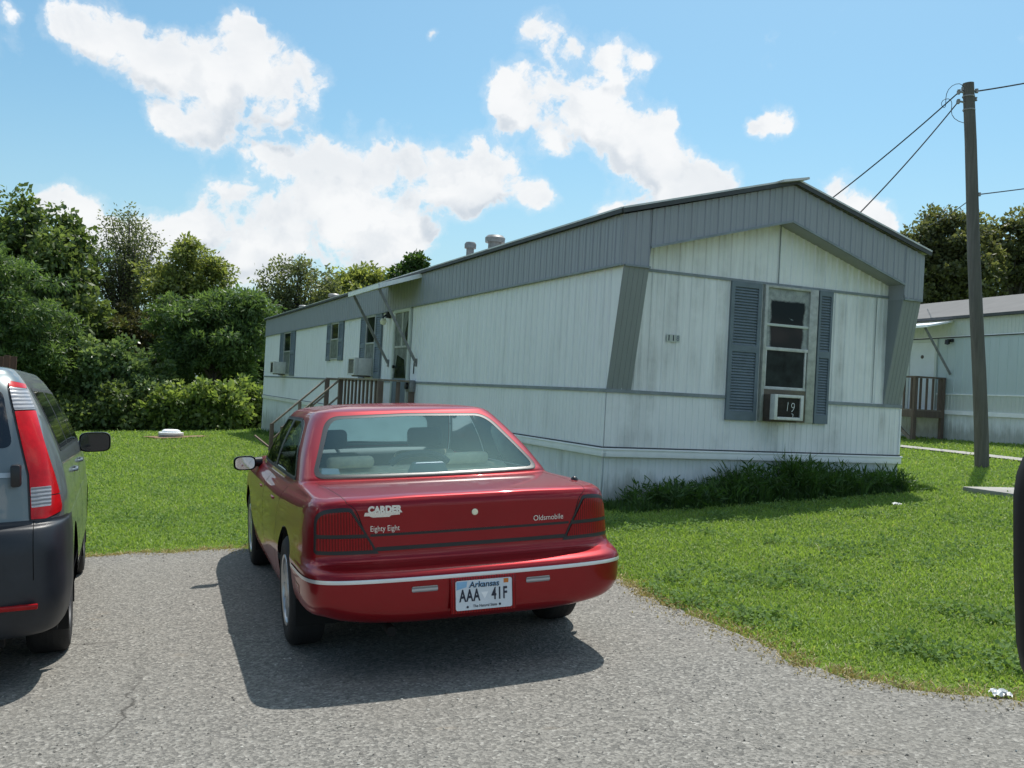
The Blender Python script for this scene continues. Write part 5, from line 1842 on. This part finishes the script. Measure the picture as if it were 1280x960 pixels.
RGp = 'oaks behind the neighbouring trailer'
tree('oak_tree', 'dark oak left of the pole behind the neighbouring trailer', 'tree', gbase(1180, 44),
     [ell(1178, 305, 42, 34, 44), ell(1145, 330, 28, 32, 44), ell(1190, 345, 55, 42, 44), ell(1172, 280, 20, 16, 44), ell(1205, 275, 14, 12, 44), ell(1222, 318, 24, 40, 44), ell(1225, 360, 26, 34, 44), ell(1150, 375, 40, 40, 44), ell(1135, 300, 14, 14, 44)],
     LM['right'], 200, 120, .22, .13, .24, .60, .7, .1, 40, RGp)
tree('oak_tree', 'dark oak right of the pole with forked limbs and patches of sky', 'tree', gbase(1236, 45),
     [ell(1262, 292, 40, 26, 45), ell(1295, 300, 40, 40, 45), ell(1300, 350, 45, 50, 45), ell(1245, 320, 30, 28, 45), ell(1275, 335, 30, 22, 45), ell(1226, 345, 16, 30, 45), ell(1285, 385, 40, 25, 45)],
     LM['right'], 175, 115, .22, .13, .3, .55, .7, .1, 44, RGp)
tree('backdrop_tree', 'dark tree far behind the neighbouring trailer roof', 'tree', gbase(1330, 60), [ell(1340, 380, 60, 60, 60), ell(1400, 380, 60, 70, 60)], LM['dark'], 110, 90, .36, .25, .2, 1.0, .8, .1, 8, RGp)


# ================================================================= grass
def in_edge(x, y):
    return y < edge_y(x)


def house_local(x, y):
    dx, dy = x - HX, y - HY
    ca, sa = math.cos(HA), math.sin(HA)
    return dx * ca + dy * sa, -dx * sa + dy * ca


def blades(x, y, h, w, lean=.5):
    n = len(x)
    z = ground_z(x, y)
    a = RNG.uniform(0, 2 * np.pi, n)
    la = RNG.uniform(0, 2 * np.pi, n)
    ln = RNG.random(n) * lean * h
    sx, sy = np.cos(a) * w / 2, np.sin(a) * w / 2
    lx, ly = np.cos(la) * ln, np.sin(la) * ln
    V = np.stack([np.stack([x - sx, y - sy, z - .01], -1), np.stack([x + sx, y + sy, z - .01], -1),
                  np.stack([x + sx * .7 + lx * .4, y + sy * .7 + ly * .4, z + h * .6], -1),
                  np.stack([x + lx, y + ly, z + h], -1),
                  np.stack([x - sx * .7 + lx * .4, y - sy * .7 + ly * .4, z + h * .6], -1)], 1).reshape(-1, 3)
    i0 = np.arange(n) * 5
    Q = np.concatenate([np.stack([i0, i0 + 1, i0 + 2, i0 + 4], -1), np.stack([i0 + 4, i0 + 2, i0 + 3, i0 + 3], -1)])
    T = np.concatenate([np.stack([i0 + 4, i0 + 2, i0 + 3], -1)])
    return V, np.stack([i0, i0 + 1, i0 + 2, i0 + 4], -1), T


def low_noise(x, y, f, seed=0):
    s = np.sin(x * f + 1.3 + seed) * np.cos(y * f * 1.17 + .4 + seed * 2) + .6 * np.sin(x * f * 2.3 + y * f * 1.9 + seed) + .4 * np.cos(x * f * 4.1 - y * f * 3.7)
    return s / 2.0


def tri_mesh(name, V, quads, tris, m, parent=None, tint=None):
    F3 = np.concatenate([quads[:, [0, 1, 2]], quads[:, [0, 2, 3]], tris])
    return fast_mesh(name, V, F3, m, parent, tint=tint)


NB = 520000
d = 4.2 * (48 / 4.2) ** (RNG.random(NB) ** 1.0)
th = RNG.uniform(-.62, .60, NB)
x, y = d * np.sin(th), d * np.cos(th)
s, t = house_local(x, y)
ok = (~in_edge(x, y - RNG.random(NB) ** 2 * .16 + .03)) & ~((s > -.02) & (s < W) & (t > -.02) & (t < L + .2))
pathx = np.interp(y, [12, 15.5, 18.3, 20.5, 23, 25.6], [10.2, 10.05, 9.85, 9.65, 9.3, 8.6])
ok &= ~((abs(x - pathx) < .19) & (y > 11) & (y < 26))
ok &= ~((abs(x - 6.95) < .5) & (abs(y - 12.75) < .36))
ok &= ~(((x + 11.45) ** 2 / 1.3 + (y - 32.6) ** 2) < RNG.uniform(.35, 1.1, NB))
x, y, d = x[ok], y[ok], d[ok]
n = len(x)
patch = low_noise(x, y, .9) * .5 + low_noise(x, y, 3.1, 2) * .5 + low_noise(x, y, 9.0, 5) * .3
h = (.017 + .0011 * d) * RNG.uniform(.5, 1.5, n) * (1 + .35 * patch)
h *= np.where(RNG.random(n) < .01, 1.9, 1)
near = np.clip((y - edge_y(x)) / .5, .35, 1)
h *= near
w = .005 + .00085 * d
V, Q, T = blades(x, y, h, w * RNG.uniform(.7, 1.4, n), 1.8)
tint = np.clip(.40 + .22 * patch + RNG.normal(0, .17, n) + np.where(RNG.random(n) < .03, .5, 0) + (1 - near) * .45, 0, 1)
tag(tri_mesh('lawn_grass', V, Q, T, LM['grass'], tint=np.repeat(tint, 5)), kind='stuff')

# clover and broad-leaved weeds in drifts
NC = 9000
d = 4.4 * (20 / 4.4) ** RNG.random(NC); th = RNG.uniform(-.6, .6, NC)
x, y = d * np.sin(th), d * np.cos(th)
s, t = house_local(x, y)
ok = (y > edge_y(x) + .12) & ~((s > -.05) & (s < W + .05) & (t > -.1) & (t < L)) & (low_noise(x, y, 1.7, 7) + .6 * low_noise(x, y, 4.0, 3) > .22)
x, y = x[ok], y[ok]
cl_ = np.stack([x, y, ground_z(x, y) + .035], -1)
V, Q, T_ = leaf_cloud(cl_, 16, .11, .22, .030, .026, 2.5, -.1)
V[:, 2] = np.maximum(V[:, 2], ground_z(V[:, 0], V[:, 1]) + .012)
LM['clover'] = leaf_mat('clover_leaf', (.09, .165, .045), (.19, .29, .09), .4, .95)
tag(fast_mesh('clover', V, Q, LM['clover'], tint=T_), kind='stuff')

# dry straw along the driveway edge
NS = 42000
x = RNG.uniform(-7, 5.5, NS)
seg = np.array([(p.x, p.y) for p in edge])
k = RNG.integers(0, len(seg) - 1, NS)
f = RNG.random(NS)
bx_, by_ = seg[k, 0] * (1 - f) + seg[k + 1, 0] * f, seg[k, 1] * (1 - f) + seg[k + 1, 1] * f
nxy = seg[k + 1] - seg[k]
nl = np.linalg.norm(nxy, axis=1, keepdims=True) + 1e-6
off = RNG.normal(.03, .085, NS) * (1 + .8 * low_noise(bx_, by_, 2.7, 1))
x = bx_ - nxy[:, 1] / nl[:, 0] * off + RNG.normal(0, .02, NS)
y = by_ + nxy[:, 0] / nl[:, 0] * off + RNG.normal(0, .02, NS)
ok = (x > -9) & (x < 5.5)
x, y = x[ok], y[ok]
V, Q, T = blades(x, y, RNG.uniform(.006, .026, len(x)), RNG.uniform(.005, .012, len(x)), 3.0)
V[:, 2] += .008
tag(tri_mesh('dry_grass', V, Q, T, LM['straw'], tint=np.repeat(RNG.random(len(x)), 5)), kind='stuff')

# uncut weeds in the shade under the front window, and a few at the far corner
def weeds(smin, smax, tmin, tmax, n, hfun, name, wid=.011):
    s = RNG.uniform(smin, smax, n)
    cl = low_noise(s, s * .3, 5.3, 4)
    t = tmin + (tmax - tmin) * RNG.random(n) ** 1.0
    ca, sa = math.cos(HA), math.sin(HA)
    x, y = HX + s * ca - t * sa, HY + s * sa + t * ca
    hh = np.maximum(.05, hfun(s, t) * (1 + .75 * cl) * RNG.uniform(.45, 1.1, n))
    V, Q, T = blades(x, y, hh, wid * RNG.uniform(.7, 1.7, n), .9)
    tn = np.clip(.35 + .3 * cl + RNG.normal(0, .2, n), 0, 1)
    return V, Q, T, np.repeat(tn, 5)


def front_h(s, t):
    return np.interp(s, [-.1, .3, .8, 1.0, 1.4, 1.6, 2.0, 2.4, 2.7, 3.2, 3.4, 3.7, 4.2, 4.9], [.10, .20, .30, .20, .20, .32, .42, .34, .46, .38, .26, .32, .24, .08]) * np.interp(t, [-.95, -.5, -.1], [.32, .85, 1.0])


V, Q, T, tn = weeds(-.1, 4.9, -.78, -.06, 11500, front_h, 'w')
# broad leaves mixed in
cs = RNG.uniform(.2, 4.6, 150); ct = RNG.uniform(-.7, -.12, 150)
ca, sa = math.cos(HA), math.sin(HA)
cc = np.stack([HX + cs * ca - ct * sa, HY + cs * sa + ct * ca], -1)
ch = ground_z(cc[:, 0], cc[:, 1]) + front_h(cs, ct) * RNG.uniform(.3, .95, 150)
V2, Q2, T2 = leaf_cloud(np.column_stack([cc, ch]), 40, .16, .8, .12, .022, .3, -.1)
nV = len(V)
V = np.concatenate([V, V2]); Q = np.concatenate([Q, Q2 + nV]); tn = np.concatenate([tn, T2])
# bent seed stalks
sv, sq, stt = [], [], []
for i in range(46):
    s0 = random.uniform(.15, 4.6); t0 = random.uniform(-.45, -.08)
    x0, y0 = HX + s0 * ca - t0 * sa, HY + s0 * sa + t0 * ca
    z0 = float(ground_z(x0, y0)); hh = float(front_h(np.array(s0), np.array(t0))) * random.uniform(1.1, 1.65)
    lx, ly = random.uniform(-.25, .25), random.uniform(-.2, .1)
    prev = None
    for j in range(7):
        f = j / 6
        p = np.array([x0 + lx * f ** 2, y0 + ly * f ** 2, z0 + hh * (f - .12 * f ** 3)])
        ww = .004 * (1 - .5 * f) + (.008 if j >= 5 else 0)
        k0 = len(sv)
        sv += [p + [ww * ca, ww * sa, 0], p - [ww * ca, ww * sa, 0]]; stt += [.6, .6]
        if prev is not None: sq.append((prev, prev + 1, k0 + 1, k0))
        prev = k0
nV = len(V)
V = np.concatenate([V, np.array(sv)]); Q = np.concatenate([Q, np.array(sq) + nV]); tn = np.concatenate([tn, np.array(stt)])
tag(tri_mesh('tall_weeds', V, Q, T, LM['weed'], tint=tn), kind='stuff')
s = RNG.uniform(-.5, -.02, 2600); t = RNG.uniform(.2, L, 2600)
x, y = HX + s * ca - t * sa, HY + s * sa + t * ca
V, Q, T = blades(x, y, RNG.uniform(.06, .22, 2600), .02 * RNG.uniform(.7, 1.4, 2600), .8)
tag(tri_mesh('side_weeds', V, Q, T, LM['weed'], tint=np.repeat(np.clip(RNG.normal(.6, .2, 2600), 0, 1), 5)), kind='stuff')

# loose grit on the old asphalt
NG = 2600
d = 3.4 * (9.5 / 3.4) ** RNG.random(NG); th = RNG.uniform(-.6, .58, NG)
x, y = d * np.sin(th), d * np.cos(th)
k = RNG.integers(0, len(seg), 1500)
x = np.concatenate([x, seg[k, 0] + RNG.normal(0, .12, 1500)]); y = np.concatenate([y, seg[k, 1] - abs(RNG.normal(.05, .14, 1500))])
ok = (y < edge_y(x) - .02) & (y > 3) & (abs(x) < 6)
x, y = x[ok], y[ok]
n = len(x)
r = RNG.uniform(.0022, .0065, n)
oct_ = np.array([(1, 0, 0), (-1, 0, 0), (0, 1, 0), (0, -1, 0), (0, 0, 1), (0, 0, -.3)], float)
jit = oct_[None] * (1 + RNG.uniform(-.4, .4, (n, 6, 1))) + RNG.normal(0, .15, (n, 6, 3))
V = np.stack([x, y, ground_z(x, y) + .014], -1)[:, None] + jit * r[:, None, None] * np.array([1.2, 1.2, .8])
tr = np.array([(0, 2, 4), (2, 1, 4), (1, 3, 4), (3, 0, 4), (2, 0, 5), (1, 2, 5), (3, 1, 5), (0, 3, 5)])
F3 = (np.arange(n)[:, None, None] * 6 + tr[None]).reshape(-1, 3)
gm = N('loose_grit'); gm.set(Roughness=.9)
ga_ = gm.new('ShaderNodeAttribute', attribute_name='tint')
gm.link(gm.ramp(ga_.outputs['Fac'], [(0, (.05, .048, .045)), (.5, (.24, .22, .19)), (1, (.52, .50, .45))]), gm.b.inputs['Base Color'])
tag(fast_mesh('loose_grit', V.reshape(-1, 3), F3, gm.m, tint=np.repeat(RNG.random(n), 6)), kind='stuff')

# ================================================================= light and sky
SUN = Vector((.16, .46, 1)).normalized()
sl = bpy.data.lights.new('sun', 'SUN')
sl.energy = 5.0
sl.angle = R(.55)
sl.color = (1, .955, .89)
so = bpy.data.objects.new('sun', sl)
col.objects.link(so)
so.rotation_euler = SUN.to_track_quat('Z', 'Y').to_euler()

w = bpy.data.worlds.new('World')
sc.world = w
w.use_nodes = True
nt = w.node_tree
for q in list(nt.nodes): nt.nodes.remove(q)


def nd(typ, **kw):
    n_ = nt.nodes.new(typ)
    for k_, v_ in kw.items(): setattr(n_, k_, v_)
    return n_


def inp(node, sock, val):
    if hasattr(val, 'is_output') or isinstance(val, bpy.types.NodeSocket): nt.links.new(val, node.inputs[sock])
    else: node.inputs[sock].default_value = val


def ma(op, a, b_=None, c=None, clamp=False):
    m_ = nd('ShaderNodeMath', operation=op, use_clamp=clamp)
    for i, v_ in enumerate((a, b_, c)):
        if v_ is not None: inp(m_, i, v_)
    return m_.outputs[0]


def vm(op, a, b_=None):
    m_ = nd('ShaderNodeVectorMath', operation=op)
    inp(m_, 0, a)
    if b_ is not None: inp(m_, 1, b_)
    return m_


sky = nd('ShaderNodeTexSky', sky_type='NISHITA')
sky.sun_disc = False
sky.sun_elevation = math.asin(SUN.z)
sky.sun_rotation = math.atan2(SUN.x, SUN.y)
sky.air_density = 1.0
sky.dust_density = 1.6
sky.ozone_density = 1.0
tc = nd('ShaderNodeTexCoord')
D = tc.outputs['Generated']


def noise(vec, scale, detail, rough):
    n_ = nd('ShaderNodeTexNoise')
    inp(n_, 'Vector', vec); inp(n_, 'Scale', scale); inp(n_, 'Detail', detail); inp(n_, 'Roughness', rough)
    return n_


def smooth(v_, a, b_):
    m_ = nd('ShaderNodeMapRange', interpolation_type='SMOOTHSTEP')
    inp(m_, 0, v_); inp(m_, 1, a); inp(m_, 2, b_)
    return m_.outputs[0]


wn = noise(D, 11.0, 5.0, .62)
warp = vm('MULTIPLY', vm('SUBTRACT', wn.outputs['Color'], (.5, .5, .5)).outputs[0], (.05, .05, .05)).outputs[0]
Dw = vm('ADD', D, warp).outputs[0]
# heaped clouds: pixel-free list of (x/y, z/y, radius) directions
CL = CLOUDS
Dup = vm('ADD', Dw, (0, 0, .034)).outputs[0]
field2 = None
field = None
shade = None
for cx0, cz0, r0 in CL:
    p = Vector((cx0, 1, cz0)); k0 = p.length; p.normalize()
    dist = vm('DISTANCE', Dw, tuple(p)).outputs['Value']
    m_ = nd('ShaderNodeMapRange', interpolation_type='LINEAR')
    inp(m_, 0, dist); inp(m_, 1, 0.0); inp(m_, 2, r0 * 1.75 / k0); inp(m_, 3, 1.0); inp(m_, 4, 0.0)
    field = m_.outputs[0] if field is None else ma('MULTIPLY_ADD', m_.outputs[0], ma('SUBTRACT', 1.0, field), field)
for cx0, cz0, r0 in CL:
    p = Vector((cx0, 1, cz0)); k0 = p.length; p.normalize()
    m_ = nd('ShaderNodeMapRange', interpolation_type='LINEAR')
    inp(m_, 0, vm('DISTANCE', Dup, tuple(p)).outputs['Value']); inp(m_, 1, 0.0); inp(m_, 2, r0 * 1.75 / k0); inp(m_, 3, 1.0); inp(m_, 4, 0.0)
    field2 = m_.outputs[0] if field2 is None else ma('MULTIPLY_ADD', m_.outputs[0], ma('SUBTRACT', 1.0, field2), field2)
base_ = smooth(ma('SUBTRACT', field2, field), -.03, .16)
# unseen clouds added outside the view, for reflections and fill light
sep = nd('ShaderNodeSeparateXYZ'); inp(sep, 0, D)
flat = nd('ShaderNodeCombineXYZ')
zz = ma('ADD', ma('MAXIMUM', sep.outputs['Z'], 0.0), .25)
inp(flat, 0, ma('DIVIDE', sep.outputs['X'], zz)); inp(flat, 1, ma('DIVIDE', sep.outputs['Y'], zz))
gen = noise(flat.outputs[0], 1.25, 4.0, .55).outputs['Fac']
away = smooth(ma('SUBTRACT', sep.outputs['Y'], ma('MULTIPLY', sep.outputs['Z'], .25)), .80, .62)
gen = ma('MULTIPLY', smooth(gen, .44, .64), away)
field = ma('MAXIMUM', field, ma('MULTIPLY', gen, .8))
fb = noise(Dw, 16.0, 9.0, .60).outputs['Fac']
fb2 = noise(D, 60.0, 5.0, .6).outputs['Fac']
dens = ma('ADD', field, ma('ADD', ma('MULTIPLY', ma('SUBTRACT', fb, .5), 2.1), ma('MULTIPLY', ma('SUBTRACT', fb2, .5), .3)))
alpha = ma('MAXIMUM', smooth(dens, .53, .80), ma('MULTIPLY', smooth(dens, .3, .7), .22))
thick = smooth(dens, .80, 1.25)
# flat grey bellies: compare with the field a little higher up
up = noise(vm('ADD', Dw, (0, 0, .022)).outputs[0], 15.0, 4.0, .6).outputs['Fac']
bel = smooth(ma('SUBTRACT', up, fb), -.05, .16)
lowf = noise(vm('MULTIPLY', D, (1, 1, 1.8)).outputs[0], 7.5, 4.0, .55).outputs['Fac']
g = ma('MULTIPLY', smooth(dens, .55, .95), ma('ADD', ma('ADD', ma('MULTIPLY', base_, .75), ma('MULTIPLY', smooth(lowf, .42, .66), .35)), ma('MULTIPLY', bel, .30)), clamp=True)
cc_ = nd('ShaderNodeMix', data_type='RGBA')
inp(cc_, 0, g); cc_.inputs[6].default_value = (.985, .99, .995, 1); cc_.inputs[7].default_value = (.64, .70, .77, 1)
hz = smooth(sep.outputs['Z'], .30, .0)
# clear sky: Nishita, a little lighter and hazier
sk = nd('ShaderNodeMix', data_type='RGBA', blend_type='MULTIPLY')
sk.inputs[0].default_value = 1.0
inp(sk, 6, sky.outputs['Color']); sk.inputs[7].default_value = (SKY_TINT[0], SKY_TINT[1], SKY_TINT[2], 1)
bg1 = nd('ShaderNodeBackground'); inp(bg1, 'Color', sk.outputs[2]); inp(bg1, 'Strength', SKY_STRENGTH)
bg2 = nd('ShaderNodeBackground'); inp(bg2, 'Color', cc_.outputs[2]); inp(bg2, 'Strength', ma('ADD', .98, ma('MULTIPLY', away, .45)))  # clouds outside the view brightened to fill the shaded walls
bg3 = nd('ShaderNodeBackground'); bg3.inputs['Color'].default_value = (.62, .79, .90, 1); inp(bg3, 'Strength', .95)
mh = nd('ShaderNodeMixShader'); inp(mh, 0, ma('MULTIPLY', hz, .5)); nt.links.new(bg1.outputs[0], mh.inputs[1]); nt.links.new(bg3.outputs[0], mh.inputs[2])
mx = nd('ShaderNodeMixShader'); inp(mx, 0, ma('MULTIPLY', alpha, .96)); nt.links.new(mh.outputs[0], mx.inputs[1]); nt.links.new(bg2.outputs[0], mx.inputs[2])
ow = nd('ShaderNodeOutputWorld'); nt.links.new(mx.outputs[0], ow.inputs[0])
w.cycles.sampling_method = 'MANUAL'
w.cycles.sample_map_resolution = 512
